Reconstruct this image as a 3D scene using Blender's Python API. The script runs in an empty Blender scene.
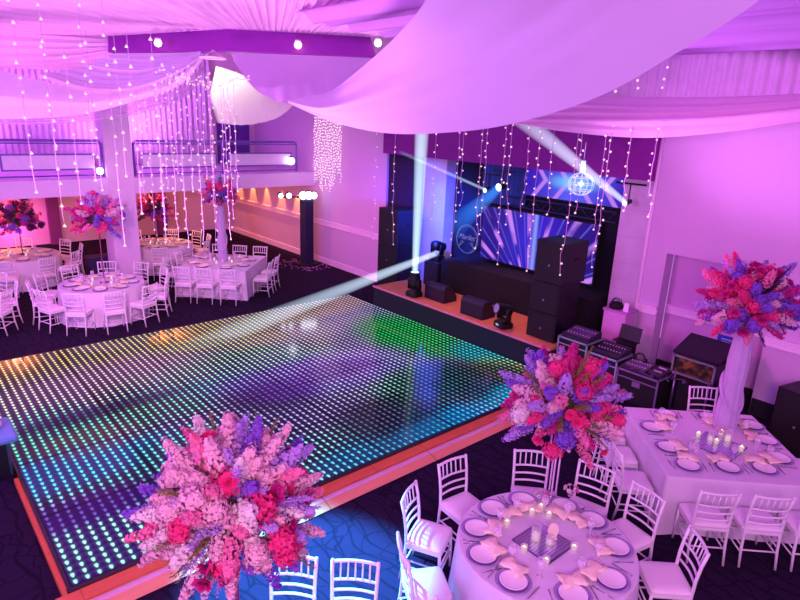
import bpy, math, random
from math import pi, sin, cos, atan2, sqrt, exp
from mathutils import Vector, Matrix
random.seed(7)
SC = bpy.context.scene
COL = SC.collection
V = Vector
# ------------------------------------------------------------------ camera
H = 4.6
F = 600.0
ROT = Matrix(((0.7555707640433778, 0.16079207384116284, -0.6350265581160871),
              (-0.6539177736514521, 0.24253428617535555, -0.7166370527206493),
              (0.038786155076706165, 0.9567251585587517, 0.2883966108592418)))
cam_d = bpy.data.cameras.new('camera'); cam = bpy.data.objects.new('camera', cam_d); COL.objects.link(cam)
M4 = ROT.to_4x4(); M4.translation = V((0, 0, H)); cam.matrix_world = M4
cam_d.sensor_width = 36.0; cam_d.lens = 36.0 * F / 800.0; cam_d.clip_start = 0.05; cam_d.clip_end = 100
SC.camera = cam
EYE = V((0, 0, H))
def ray(x, y): return ROT @ V(((x - 400) / F, -(y - 300) / F, -1.0))
def FL(x, y, z=0.0):
    r = ray(x, y); return EYE + r * ((z - H) / r.z)
def AX(x, y, X):
    r = ray(x, y); return EYE + r * (X / r.x)
def AY(x, y, Y):
    r = ray(x, y); return EYE + r * (Y / r.y)
def DP(x, y, d): return EYE + ray(x, y) * d

# ------------------------------------------------------------------ materials
def lin(c):
    def f(u):
        u /= 255.0
        return u / 12.92 if u <= 0.04045 else ((u + 0.055) / 1.055) ** 2.4
    return (f(c[0]), f(c[1]), f(c[2]), 1.0)
class NT:
    def __init__(s, name):
        s.m = bpy.data.materials.new(name); s.m.use_nodes = True; s.t = s.m.node_tree; s.t.nodes.clear()
        s.out = s.t.nodes.new('ShaderNodeOutputMaterial')
    def n(s, typ, **kw):
        nd = s.t.nodes.new(typ)
        for k, v in kw.items(): setattr(nd, k, v)
        return nd
    def l(s, a, b): s.t.links.new(a, b)
    def put(s, sock, v):
        if hasattr(v, 'is_output') or isinstance(v, bpy.types.NodeSocket): s.l(v, sock)
        else: sock.default_value = v
    def math(s, op, a, b=None, c=None, clamp=False):
        nd = s.n('ShaderNodeMath', operation=op); nd.use_clamp = clamp
        s.put(nd.inputs[0], a)
        if b is not None: s.put(nd.inputs[1], b)
        if c is not None: s.put(nd.inputs[2], c)
        return nd.outputs[0]
    def mix(s, f, a, b):
        nd = s.n('ShaderNodeMix', data_type='RGBA'); s.put(nd.inputs[0], f); s.put(nd.inputs[6], a); s.put(nd.inputs[7], b)
        return nd.outputs[2]
    def smooth(s, v, a, b, lo=0.0, hi=1.0):
        nd = s.n('ShaderNodeMapRange', interpolation_type='SMOOTHSTEP')
        s.put(nd.inputs[0], v); nd.inputs[1].default_value = a; nd.inputs[2].default_value = b
        nd.inputs[3].default_value = lo; nd.inputs[4].default_value = hi
        return nd.outputs[0]
    def obj(s): return s.n('ShaderNodeTexCoord').outputs['Object']
    def xyz(s, v):
        nd = s.n('ShaderNodeSeparateXYZ'); s.l(v, nd.inputs[0]); return nd.outputs
    def noise(s, vec, scale, detail=3.0, dim='3D'):
        nd = s.n('ShaderNodeTexNoise', noise_dimensions=dim); nd.inputs['Scale'].default_value = scale; nd.inputs['Detail'].default_value = detail
        if vec is not None: s.l(vec, nd.inputs['Vector'])
        return nd.outputs[0]
    def bsdf(s, col, rough=0.5, metal=0.0, **kw):
        p = s.n('ShaderNodeBsdfPrincipled'); s.put(p.inputs['Base Color'], col); s.put(p.inputs['Roughness'], rough); s.put(p.inputs['Metallic'], metal)
        for k, v in kw.items(): s.put(p.inputs[k.replace('_', ' ')], v)
        return p
    def done(s, sh): s.l(sh, s.out.inputs[0]); return s.m
MATS = {}
def mat(name, rgb, rough=0.5, metal=0.0, var=0.12, scale=6.0, emit=0.0, ecol=None, trans=0.0, bump=0.0):
    if name in MATS: return MATS[name]
    t = NT(name); o = t.obj(); nz = t.noise(o, scale)
    c = lin(rgb); d = tuple(max(0, x * (1 - var)) for x in c[:3]) + (1,); e = tuple(min(1, x * (1 + var)) for x in c[:3]) + (1,)
    col = t.mix(nz, d, e)
    kw = {}
    p = t.bsdf(col, rough, metal)
    if emit: p.inputs['Emission Color'].default_value = lin(ecol or rgb); p.inputs['Emission Strength'].default_value = emit
    if bump:
        b = t.n('ShaderNodeBump'); b.inputs['Strength'].default_value = bump; b.inputs['Distance'].default_value = 0.02; t.l(nz, b.inputs['Height']); t.l(b.outputs[0], p.inputs['Normal'])
    sh = p.outputs[0]
    if trans:
        tr = t.n('ShaderNodeBsdfTranslucent'); t.l(col, tr.inputs[0]); mx = t.n('ShaderNodeMixShader'); mx.inputs[0].default_value = trans
        t.l(sh, mx.inputs[1]); t.l(tr.outputs[0], mx.inputs[2]); sh = mx.outputs[0]
    MATS[name] = t.done(sh); return MATS[name]
def sheer(name, rgb, alpha):
    if name in MATS: return MATS[name]
    t = NT(name); o = t.obj(); nz = t.noise(o, 9.0)
    p = t.bsdf(t.mix(nz, lin(tuple(x * .9 for x in rgb)), lin(rgb)), 0.8)
    tr = t.n('ShaderNodeBsdfTransparent'); mx = t.n('ShaderNodeMixShader')
    t.l(t.math('MULTIPLY_ADD', nz, 0.25, alpha - 0.12), mx.inputs[0]); t.l(tr.outputs[0], mx.inputs[1]); t.l(p.outputs[0], mx.inputs[2])
    MATS[name] = t.done(mx.outputs[0]); return MATS[name]
def glow(name, rgb, strength, edge=None):
    """lit bulb or lens: emission with a slightly different rim"""
    if name in MATS: return MATS[name]
    t = NT(name); lw = t.n('ShaderNodeLayerWeight'); lw.inputs[0].default_value = 0.4
    e = t.n('ShaderNodeEmission'); t.l(t.mix(lw.outputs['Facing'], lin(rgb), lin(edge or rgb)), e.inputs[0]); e.inputs[1].default_value = strength
    MATS[name] = t.done(e.outputs[0]); return MATS[name]
def glass(name, rgb=(235, 215, 245)):
    if name in MATS: return MATS[name]
    t = NT(name); o = t.obj(); nz = t.noise(o, 20.0)
    g = t.bsdf(t.mix(nz, lin(rgb), lin((255, 240, 255))), 0.06); tr = t.n('ShaderNodeBsdfTransparent'); mx = t.n('ShaderNodeMixShader')
    lw = t.n('ShaderNodeLayerWeight'); lw.inputs[0].default_value = 0.35
    t.l(t.math('MULTIPLY_ADD', lw.outputs['Facing'], 0.7, 0.12), mx.inputs[0]); t.l(tr.outputs[0], mx.inputs[1]); t.l(g.outputs[0], mx.inputs[2])
    MATS[name] = t.done(mx.outputs[0]); return MATS[name]

WHITE = mat('white_paint', (238, 228, 238), 0.35, var=0.05)
CUSHION = mat('white_cushion', (240, 225, 236), 0.75, var=0.06, bump=0.1)
BLACK = mat('black_shell', (9, 8, 12), 0.5, var=0.3)
BLACKM = mat('black_matte', (9, 8, 13), 0.8, var=0.3)
ALU = mat('aluminium', (200, 205, 210), 0.3, 0.9, var=0.1)
CHROME = mat('chrome', (215, 210, 225), 0.15, 1.0, var=0.05)
GLASS = glass('clear_glass')
WARM = glow('warm_bulb', (255, 222, 226), 1.25, (255, 176, 226))
CABLE = mat('pale_cable', (222, 170, 226), 0.5)

# ------------------------------------------------------------------ mesh builder
class MB:
    def __init__(s): s.v = []; s.f = []; s.mi = []
    def add(s, vs, fs, mi=0):
        b = len(s.v); s.v.extend([tuple(v) for v in vs]); s.f.extend([tuple(b + i for i in f) for f in fs]); s.mi.extend([mi] * len(fs)); return s
    def box(s, c, d, rz=0.0, mi=0, M=None):
        x, y, z = d[0] / 2, d[1] / 2, d[2] / 2
        R = Matrix.Rotation(rz, 3, 'Z') if M is None else M
        vs = [V(c) + R @ V((i * x, j * y, k * z)) for k in (-1, 1) for j in (-1, 1) for i in (-1, 1)]
        return s.add(vs, [(0, 2, 3, 1), (4, 5, 7, 6), (0, 1, 5, 4), (2, 6, 7, 3), (0, 4, 6, 2), (1, 3, 7, 5)], mi)
    def tube(s, pts, r, n=6, mi=0, cap=True):
        pts = [V(p) for p in pts]; rs = r if isinstance(r, (list, tuple)) else [r] * len(pts)
        vs = []; up = V((0, 0, 1))
        for i, p in enumerate(pts):
            t = (pts[min(i + 1, len(pts) - 1)] - pts[max(i - 1, 0)]).normalized()
            a = t.cross(up if abs(t.z) < 0.95 else V((1, 0, 0))).normalized(); b = t.cross(a).normalized()
            for k in range(n):
                q = 2 * pi * k / n; vs.append(p + (a * cos(q) + b * sin(q)) * rs[i])
        fs = []
        for i in range(len(pts) - 1):
            for k in range(n):
                a0 = i * n + k; a1 = i * n + (k + 1) % n; fs.append((a0, a1, a1 + n, a0 + n))
        if cap: fs.append(tuple(range(n))[::-1]); fs.append(tuple((len(pts) - 1) * n + k for k in range(n)))
        return s.add(vs, fs, mi)
    def lathe(s, prof, n=24, c=(0, 0, 0), mi=0, M=None):
        vs = []; fs = []
        for r, z in prof:
            for k in range(n):
                q = 2 * pi * k / n; p = V((r * cos(q), r * sin(q), z)); p = M @ p if M is not None else p; vs.append(V(c) + p)
        for i in range(len(prof) - 1):
            for k in range(n):
                a0 = i * n + k; a1 = i * n + (k + 1) % n; fs.append((a0, a1, a1 + n, a0 + n))
        return s.add(vs, fs, mi)
    def slab(s, w, d, r, layers, c=(0, 0, 0), seg=4, mi=0):
        """rounded rectangle: layers = [(inset, z)...]"""
        vs = []; n = 4 * (seg + 1)
        for ins, z in layers:
            W = w / 2 - ins; D = d / 2 - ins; rr = max(0.001, r - ins)
            for q, (sx, sy) in enumerate(((1, 1), (-1, 1), (-1, -1), (1, -1))):
                for k in range(seg + 1):
                    a = q * pi / 2 + k * pi / 2 / seg
                    vs.append(V(c) + V((sx * (W - rr) + rr * cos(a), sy * (D - rr) + rr * sin(a), z)))
        fs = [tuple(range(n))[::-1], tuple((len(layers) - 1) * n + k for k in range(n))]
        for i in range(len(layers) - 1):
            for k in range(n):
                a0 = i * n + k; a1 = i * n + (k + 1) % n; fs.append((a0, a1, a1 + n, a0 + n))
        return s.add(vs, fs, mi)
    def mesh(s, name, mats, smooth=True):
        me = bpy.data.meshes.new(name); me.from_pydata(s.v, [], s.f)
        for m in (mats if isinstance(mats, (list, tuple)) else [mats]): me.materials.append(m)
        me.polygons.foreach_set('material_index', s.mi)
        me.polygons.foreach_set('use_smooth', [smooth] * len(s.f)); me.update()
        return me
    def build(s, name, mats, parent=None, smooth=False, loc=None):
        return link(name, s.mesh(name, mats, smooth), parent, loc)
def link(name, me, parent=None, loc=None, rz=0.0):
    o = bpy.data.objects.new(name, me); COL.objects.link(o)
    if parent is not None: o.parent = parent
    if loc is not None: o.location = loc
    if rz: o.rotation_euler = (0, 0, rz)
    return o
def tag(o, label, cat, group=None, kind=None):
    o['label'] = label; o['category'] = cat
    if group: o['group'] = group
    if kind: o['kind'] = kind
    return o
def thing(name, label, cat, loc=(0, 0, 0), rz=0.0, group=None, kind=None):
    o = bpy.data.objects.new(name, None); COL.objects.link(o); o.empty_display_size = 0.1
    o.location = loc; o.rotation_euler = (0, 0, rz)
    return tag(o, label, cat, group, kind)
def struct(o): o['kind'] = 'structure'; return o
def kids(o): return [c for c in ALLKIDS.get(o.name, [])] if False else list(o.children)
PROTO = {}
def dup(root, loc, rz, label, group=None):
    r = root.copy(); COL.objects.link(r); r.location = loc; r.rotation_euler = (0, 0, rz); r['label'] = label
    if group: r['group'] = group
    for ch in CH[root.name]:
        c = ch.copy(); COL.objects.link(c); c.parent = r
        for g in CH.get(ch.name, []):
            d = g.copy(); COL.objects.link(d); d.parent = c
    return r
CH = {}
def remember(root):
    CH[root.name] = list(root.children)
    for c in root.children:
        if c.children: CH[c.name] = list(c.children)
    return root
def face(p, c): return atan2(-(c[0] - p[0]), c[1] - p[1])      # local +Y looks from p to c
def resample(pts, n):
    pts = [V(p) for p in pts]; d = [0.0]
    for a, b in zip(pts, pts[1:]): d.append(d[-1] + (b - a).length)
    # Catmull-Rom on a uniform parameter, then even spacing by chord length
    def cr(i, t):
        p0, p1, p2, p3 = pts[max(i - 1, 0)], pts[i], pts[min(i + 1, len(pts) - 1)], pts[min(i + 2, len(pts) - 1)]
        return 0.5 * ((2 * p1) + (p2 - p0) * t + (2 * p0 - 5 * p1 + 4 * p2 - p3) * t * t + (3 * p1 - p0 - 3 * p2 + p3) * t ** 3)
    out = []; i = 0
    for k in range(n):
        s = d[-1] * k / (n - 1)
        while i < len(pts) - 2 and s > d[i + 1]: i += 1
        t = (s - d[i]) / max(1e-9, d[i + 1] - d[i]); out.append(cr(i, min(1, t)))
    return out
def loft(name, ribs, nu, nv, mats, parent=None, disp=None, sag=None):
    """cloth between ribs (each a polyline); disp(u, v) pushes along the normal, sag(u, v) lowers it"""
    R = [resample(r, nu) for r in ribs]; m = len(R) - 1; P = []
    for j in range(nv):
        v = j / (nv - 1); q = min(int(v * m), m - 1); t = v * m - q
        t2 = t if m == 1 else t
        P.append([R[q][i].lerp(R[q + 1][i], t2) for i in range(nu)])
    Q = [[None] * nu for _ in range(nv)]
    for j in range(nv):
        for i in range(nu):
            p = P[j][i].copy(); u = i / (nu - 1); v = j / (nv - 1)
            if disp:
                du = P[j][min(i + 1, nu - 1)] - P[j][max(i - 1, 0)]; dv = P[min(j + 1, nv - 1)][i] - P[max(j - 1, 0)][i]
                n = du.cross(dv)
                if n.length > 1e-9: p += n.normalized() * disp(u, v)
            if sag: p.z -= sag(u, v)
            Q[j][i] = p
    b = MB(); b.add([p for r in Q for p in r], [(j * nu + i, j * nu + i + 1, (j + 1) * nu + i + 1, (j + 1) * nu + i) for j in range(nv - 1) for i in range(nu - 1)])
    return b.build(name, mats, parent, smooth=True)

# ------------------------------------------------------------------ surfaces of the hall
def carpet_mat():
    t = NT('patterned_carpet'); o = t.obj(); nz = t.noise(o, 0.9, 2.0)
    d = t.n('ShaderNodeVectorMath', operation='MULTIPLY_ADD'); nv = t.n('ShaderNodeTexNoise'); nv.inputs['Scale'].default_value = 1.3; t.l(o, nv.inputs['Vector'])
    d.inputs[1].default_value = (0.9, 0.9, 0.9); t.l(nv.outputs['Color'], d.inputs[0]); t.l(o, d.inputs[2])
    vo = t.n('ShaderNodeTexVoronoi', feature='DISTANCE_TO_EDGE'); vo.inputs['Scale'].default_value = 3.2; t.l(d.outputs[0], vo.inputs['Vector'])
    w = t.n('ShaderNodeTexWave'); w.inputs['Scale'].default_value = 1.6; w.inputs['Distortion'].default_value = 9.0; w.inputs['Detail'].default_value = 1.0; w.inputs['Detail Scale'].default_value = 0.8; t.l(o, w.inputs['Vector'])
    line = t.math('MAXIMUM', t.smooth(vo.outputs[0], 0.0, 0.05, 1.0, 0.0), t.smooth(w.outputs['Fac'], 0.0, 0.10, 0.9, 0.0))
    fine = t.noise(o, 90.0, 1.0)
    base = t.mix(fine, lin((31, 18, 40)), lin((45, 29, 58)))
    col = t.mix(t.math('MULTIPLY', line, 0.75), base, lin((13, 9, 24)))
    p = t.bsdf(col, 0.95); p.inputs['Specular IOR Level'].default_value = 0.1
    return t.done(p.outputs[0])
CARPET = carpet_mat()
WALL = mat('painted_plaster', (206, 172, 212), 0.8, var=0.05, scale=1.5)
WALL2 = mat('painted_plaster_back', (222, 186, 214), 0.8, var=0.06, scale=1.2)
TRIMW = mat('trim_paint', (236, 208, 236), 0.6, var=0.04)
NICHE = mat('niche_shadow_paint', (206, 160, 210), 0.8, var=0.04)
DARKBASE = mat('dark_skirting', (18, 10, 22), 0.7)
def stone_mat():
    t = NT('block_stone'); o = t.obj()
    x, y, z = t.xyz(o)
    fr = t.math('FRACT', t.math('DIVIDE', z, 0.52)); ln = t.smooth(fr, 0.0, 0.04, 1.0, 0.0)
    nz = t.noise(o, 3.0)
    c = t.mix(nz, lin((186, 162, 196)), lin((212, 190, 220)))
    p = t.bsdf(t.mix(t.math('MULTIPLY', ln, 0.35), c, lin((140, 110, 150))), 0.8)
    return t.done(p.outputs[0])
STONE = stone_mat()
def curtain_mat(name, a, b, n, axis):
    t = NT(name); o = t.obj(); c = t.xyz(o); nz = t.noise(o, 0.7, 1.0)
    w = t.math('SINE', t.math('ADD', t.math('MULTIPLY', c[axis], n), t.math('MULTIPLY', nz, 9.0)))
    p = t.bsdf(t.mix(t.math('MULTIPLY_ADD', w, 0.5, 0.5), lin(a), lin(b)), 0.85)
    return t.done(p.outputs[0])

ROOMX = 10.8
b = MB(); b.add([(-9, -5, 0), (13.2, -5, 0), (13.2, 24, 0), (-9, 24, 0)], [(0, 1, 2, 3)]); struct(b.build('floor', CARPET))
b = MB(); b.add([(-9, -5, 6.9), (13.2, -5, 6.9), (13.2, 24, 6.9), (-9, 24, 6.9)], [(3, 2, 1, 0)]); struct(b.build('ceiling', mat('ceiling_paint', (220, 170, 225), 0.9)))
# back wall beneath the balcony and behind it
b = MB(); b.box((1, 23.45, 1.25), (20, 0.3, 2.5)); b.box((1, 20.65, 4.9), (20, 0.3, 4.1)); struct(b.build('wall_back', WALL2))
b = MB()
for x in (-2.5, 0.9, 4.55, 8.2): b.box((x, 23.2, 1.25), (0.35, 0.2, 2.5))
struct(b.build('trim_1', mat('plum_pilaster', (120, 50, 120), 0.8)))
# right wall: far length, band over the stage opening, near length with a shallow niche
b = MB()
b.box((ROOMX + 0.15, 18.1, 3.45), (0.3, 10.3, 6.9))
b.box((ROOMX + 0.15, 9.2, 5.6), (0.3, 7.5, 2.6))
b.box((ROOMX + 0.15, 5.1, 3.45), (0.3, 0.44, 6.9))
b.box((ROOMX + 0.15, 3.95, 4.67), (0.3, 1.86, 4.46))
b.box((ROOMX + 0.15, -0.98, 3.45), (0.3, 8.0, 6.9))
struct(b.build('wall_right', WALL))
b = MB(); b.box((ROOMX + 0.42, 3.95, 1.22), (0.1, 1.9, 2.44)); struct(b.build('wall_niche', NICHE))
b = MB(); b.box((ROOMX + 0.22, 5.62, 2.6), (0.34, 0.62, 5.2)); b.box((ROOMX + 0.22, 11.1, 2.6), (0.34, 0.82, 5.2)); struct(b.build('wall_pilaster', STONE))
b = MB(); b.tube([(ROOMX - 0.01, 5.29, 0), (ROOMX - 0.01, 5.29, 5.0)], 0.035, 8); struct(b.build('trim_2', TRIMW, smooth=True))
# dado rail with beads, in runs that follow the wall
b = MB()
def rail(x, y0, y1):
    b.box((x - 0.015, (y0 + y1) / 2, 1.33), (0.05, abs(y1 - y0), 0.12)); b.box((x - 0.03, (y0 + y1) / 2, 1.40), (0.07, abs(y1 - y0), 0.025)); b.box((x - 0.025, (y0 + y1) / 2, 1.262), (0.06, abs(y1 - y0), 0.02))
    k = y0
    while k < y1: b.box((x - 0.045, k, 1.33), (0.02, 0.05, 0.025)); k += 0.16
rail(ROOMX, -4, 3.02); rail(ROOMX + 0.37, 3.03, 4.87); rail(ROOMX, 4.88, 5.26); rail(ROOMX, 12.98, 23.2)
struct(b.build('trim_3', TRIMW))
b = MB(); b.box((ROOMX - 0.02, 18.1, 0.09), (0.05, 10.3, 0.18)); struct(b.build('baseboard_far', TRIMW))
b = MB(); b.box((ROOMX - 0.02, -0.6, 0.14), (0.05, 7.2, 0.28)); b.box((ROOMX + 0.35, 3.95, 0.14), (0.05, 1.86, 0.28)); b.box((ROOMX - 0.02, 5.1, 0.14), (0.05, 0.44, 0.28)); struct(b.build('baseboard_near', DARKBASE))
b = MB(); b.box((ROOMX + 0.12, 12.22, 2.0), (0.1, 1.5, 4.2)); struct(b.build('wall_stage_side', mat('maroon_cloth', (40, 12, 52), 0.9)))
b = MB(); b.box((11.35, 8.4, 2.0), (0.1, 5.2, 4.4)); struct(b.build('wall_stage_back', mat('blue_glow_backdrop', (7, 9, 34), 0.9, var=0.4)))  # blue stage glow put into the black cloth's colour
# pelmet over the stage
b = MB(); b.box((ROOMX - 0.09, 9.14, 4.35), (0.1, 7.66, 1.3)); struct(b.build('trim_4', mat('purple_pelmet', (128, 16, 136), 0.85)))
# pleated strip above the right wall
pl = MB(); n = 420
for k in range(n + 1):
    y = -4 + 13.0 * k / n; x = ROOMX - 0.06 - 0.035 * (1 + sin(k * 1.05 + 0.8 * sin(k * 0.11))); pl.v += [(x, y, 4.95), (x - 0.01, y, 5.85)]
for k in range(n): pl.f.append((2 * k, 2 * k + 2, 2 * k + 3, 2 * k + 1)); pl.mi.append(0)
o = pl.build('pleated_wall_curtain', mat('mauve_pleats', (206, 168, 214), 0.85), smooth=True)
tag(o, 'mauve pleated fabric strip along the top of the right side wall', 'curtain')

# balcony
BY = 16.6
b = MB(); b.box((0.9, (BY + 23.3) / 2, 2.655), (19.8, 23.3 - BY, 0.41)); struct(b.build('floor_balcony', mat('balcony_plaster', (222, 196, 232), 0.8, var=0.04)))
b = MB(); b.box((4.9, BY + 0.32, 3.45), (0.66, 0.66, 6.9)); struct(b.build('wall_column', mat('column_plaster', (226, 196, 230), 0.8, var=0.04)))
bc = MB(); n = 520
for k in range(n + 1):
    x = -8 + 17.1 * k / n; y = 20.38 - 0.05 * sin(k * 1.25 + 1.2 * sin(k * 0.07)); bc.v += [(x, y, 2.88), (x, y, 6.5)]
for k in range(n): bc.f.append((2 * k, 2 * k + 1, 2 * k + 3, 2 * k + 2)); bc.mi.append(0)
o = bc.build('balcony_curtain', mat('lilac_pleats', (214, 186, 226), 0.85), smooth=True)
tag(o, 'lilac pleated curtain hanging along the back of the balcony', 'curtain')
b = MB(); b.box((9.95, 20.46, 3.75), (1.2, 0.08, 1.8)); b.box((9.95, 20.42, 3.7), (1.0, 0.04, 1.6)); struct(b.build('door_1', mat('violet_door', (92, 48, 150), 0.6)))
def railing(x0, x1, label, posts):
    t = thing('balcony_railing', label, 'railing', (0, 0, 0))
    fr = mat('violet_steel', (124, 92, 184), 0.4, 0.3)
    m = MB(); m.tube([(x0, BY + 0.08, 2.9), (x0, BY + 0.08, 3.74), (x0 + 0.06, BY + 0.08, 3.79), (x1 - 0.06, BY + 0.08, 3.79), (x1, BY + 0.08, 3.74), (x1, BY + 0.08, 2.9)], 0.032, 8); m.build('handrail', fr, t, True)
    m = MB(); m.tube([(x0, BY + 0.08, 2.95), (x1, BY + 0.08, 2.95)], 0.02, 6); m.build('bottom_rail', fr, t, True)
    m = MB(); m.box(((x0 + x1) / 2, BY + 0.10, 3.72), (x1 - x0, 0.03, 0.035)); m.build('top_rail', fr, t)
    xs = [x0 + (x1 - x0) * k / posts for k in range(posts + 1)]
    for x in xs[1:-1]:
        m = MB(); m.box((x, BY + 0.08, 3.32), (0.04, 0.04, 0.86)); m.build('post', fr, t)
    for a, c in zip(xs, xs[1:]):
        m = MB(); m.box(((a + c) / 2, BY + 0.09, 3.28), (c - a - 0.35, 0.02, 0.40)); m.box(((a + c) / 2, BY + 0.082, 3.28), (c - a - 0.43, 0.03, 0.32), mi=1)
        m.build('infill_panel', [fr, mat('pale_panel', (226, 206, 240), 0.5)], t)
    return t
railing(-2.6, 4.52, 'violet steel balcony railing on the left of the white column', 3)
railing(5.3, 10.2, 'violet steel balcony railing between the white column and the right wall', 2)

# ------------------------------------------------------------------ LED dance floor
FX0, FX1, FY0, FY1 = 0.84, 9.07, 5.62, 12.3
def led_mat():
    t = NT('led_glass'); o = t.obj(); x, y, z = t.xyz(o); P = 0.1115
    ax = t.math('SUBTRACT', t.math('FRACT', t.math('DIVIDE', t.math('SUBTRACT', x, FX0), P)), 0.5)
    ay = t.math('SUBTRACT', t.math('FRACT', t.math('DIVIDE', t.math('SUBTRACT', y, FY0), P)), 0.5)
    # each lamp: a round dot with a wedge-shaped flare on its far side (mirror glass under it)
    ys = t.math('MULTIPLY', ay, 0.50)
    xw = t.math('MULTIPLY', ax, t.math('MULTIPLY_ADD', ay, -0.9, 1.0))
    d = t.math('SQRT', t.math('ADD', t.math('MULTIPLY', xw, xw), t.math('MULTIPLY', ys, ys)))
    dot = t.smooth(d, 0.08, 0.22, 1.0, 0.0)
    halo = t.smooth(d, 0.10, 0.5, 1.0, 0.0)
    def blobs(lst, base):
        col = base
        for px, py, rx, ry, c, w in lst:
            q = FL(px, py, 0.1)
            dx = t.math('DIVIDE', t.math('SUBTRACT', x, q.x), rx); dy = t.math('DIVIDE', t.math('SUBTRACT', y, q.y), ry)
            e = t.math('ADD', t.math('MULTIPLY', dx, dx), t.math('MULTIPLY', dy, dy))
            f = t.math('MULTIPLY', t.smooth(e, 0.15, 1.3, 1.0, 0.0), w)
            k = tuple(v for v in lin(c)[:3]) + (1,)
            col = t.mix(f, col, k)
        return col
    nz = t.noise(o, 0.8, 2.0)
    base = t.mix(nz, lin((150, 190, 235)), lin((215, 215, 250)))
    led = blobs([(60, 355, 3.2, 1.3, (255, 235, 150), .95), (200, 335, 3.0, 1.2, (250, 240, 130), .9), (320, 306, 1.6, 0.8, (255, 225, 190), .9), (30, 410, 1.6, 1.6, (240, 245, 215), .9),
                 (110, 375, 1.6, 0.8, (255, 215, 225), .8), (230, 365, 2.2, 0.8, (200, 255, 190), .8), (160, 405, 2.0, 0.7, (130, 240, 190), .9), (50, 440, 1.0, 1.2, (90, 245, 190), .95),
                 (50, 475, 1.2, 0.7, (80, 215, 255), 1.0), (150, 455, 1.5, 0.7, (90, 240, 245), .9), (95, 560, 1.5, 1.0, (170, 255, 235), 1.0), (80, 510, 1.0, .35, (150, 110, 255), .9),
                 (270, 385, 1.2, 0.8, (190, 150, 255), .8), (335, 365, 1.5, 0.7, (215, 190, 255), .9), (300, 335, 1.0, 0.9, (235, 225, 235), .8), (400, 330, 1.1, 1.3, (40, 235, 110), 1.0), (440, 345, 0.8, 0.9, (70, 240, 130), 1.0),
                 (485, 352, 0.8, 0.8, (60, 225, 240), 1.0), (505, 370, 0.6, 0.8, (200, 235, 120), .9), (425, 385, 1.3, 0.8, (150, 245, 205), .8), (500, 395, 0.7, 0.6, (70, 215, 255), 1.0), (440, 420, 1.0, 0.6, (60, 200, 255), 1.0),
                 (330, 450, 1.3, 0.8, (150, 225, 245), .9), (310, 415, 1.0, 0.6, (190, 170, 250), .8), (370, 450, .9, .5, (70, 200, 240), .9), (255, 340, .9, .5, (255, 245, 150), .7)], base)
    # how brightly the lamps are driven, patch by patch
    dim = blobs([(455, 380, 1.3, 1.0, (110, 110, 110), .9), (430, 435, 1.2, 0.5, (120, 120, 120), .5), (390, 415, 1.1, 0.8, (95, 95, 95), .9), (275, 395, 0.9, 0.7, (120, 120, 120), .9), (95, 412, 1.6, .25, (90, 90, 90), .9), (100, 505, 1.6, .35, (110, 110, 110), .8),
                 (335, 370, 1.3, .4, (160, 160, 160), .7), (510, 375, .5, .6, (120, 120, 120), .8)], lin((235, 235, 235)))
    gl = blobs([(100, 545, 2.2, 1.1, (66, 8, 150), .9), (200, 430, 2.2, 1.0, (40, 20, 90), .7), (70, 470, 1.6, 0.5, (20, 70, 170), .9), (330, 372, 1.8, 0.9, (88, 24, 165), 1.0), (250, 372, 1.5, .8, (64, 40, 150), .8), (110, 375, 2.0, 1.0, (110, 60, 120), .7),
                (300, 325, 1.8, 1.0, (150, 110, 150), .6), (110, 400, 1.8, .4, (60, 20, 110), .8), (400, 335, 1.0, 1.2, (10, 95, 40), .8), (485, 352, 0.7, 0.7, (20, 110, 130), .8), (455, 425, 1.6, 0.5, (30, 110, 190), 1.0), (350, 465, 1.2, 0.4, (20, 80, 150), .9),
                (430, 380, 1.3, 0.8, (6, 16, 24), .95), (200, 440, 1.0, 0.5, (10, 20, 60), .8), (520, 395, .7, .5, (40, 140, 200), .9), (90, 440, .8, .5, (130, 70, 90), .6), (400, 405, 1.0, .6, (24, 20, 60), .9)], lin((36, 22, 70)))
    # dark joints between panels of ten lamps
    jx = t.math('ABSOLUTE', t.math('SUBTRACT', t.math('FRACT', t.math('ADD', t.math('DIVIDE', t.math('SUBTRACT', x, FX0), P * 12), 0.5)), 0.5))
    jy = t.math('ABSOLUTE', t.math('SUBTRACT', t.math('FRACT', t.math('ADD', t.math('DIVIDE', t.math('SUBTRACT', y, FY0), P * 12), 0.5)), 0.5))
    keep = t.math('MULTIPLY', t.smooth(jx, 0.008, 0.02), t.smooth(jy, 0.008, 0.02))
    em = t.n('ShaderNodeVectorMath', operation='SCALE'); t.l(led, em.inputs[0])
    g3 = t.xyz(dim)[0]
    t.l(t.math('MULTIPLY', t.math('MULTIPLY', t.math('MULTIPLY_ADD', halo, 0.05, dot), keep), t.math('MULTIPLY', g3, 1.5)), em.inputs['Scale'])
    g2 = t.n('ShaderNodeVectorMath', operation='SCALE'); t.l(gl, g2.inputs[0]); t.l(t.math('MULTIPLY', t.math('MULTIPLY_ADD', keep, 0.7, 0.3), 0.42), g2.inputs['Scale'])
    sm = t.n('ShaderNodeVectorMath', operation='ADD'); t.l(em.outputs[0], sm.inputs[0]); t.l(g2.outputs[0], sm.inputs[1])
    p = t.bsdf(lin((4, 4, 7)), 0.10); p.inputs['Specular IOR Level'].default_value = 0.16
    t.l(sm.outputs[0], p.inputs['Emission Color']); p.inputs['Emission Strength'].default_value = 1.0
    return t.done(p.outputs[0])
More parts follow.
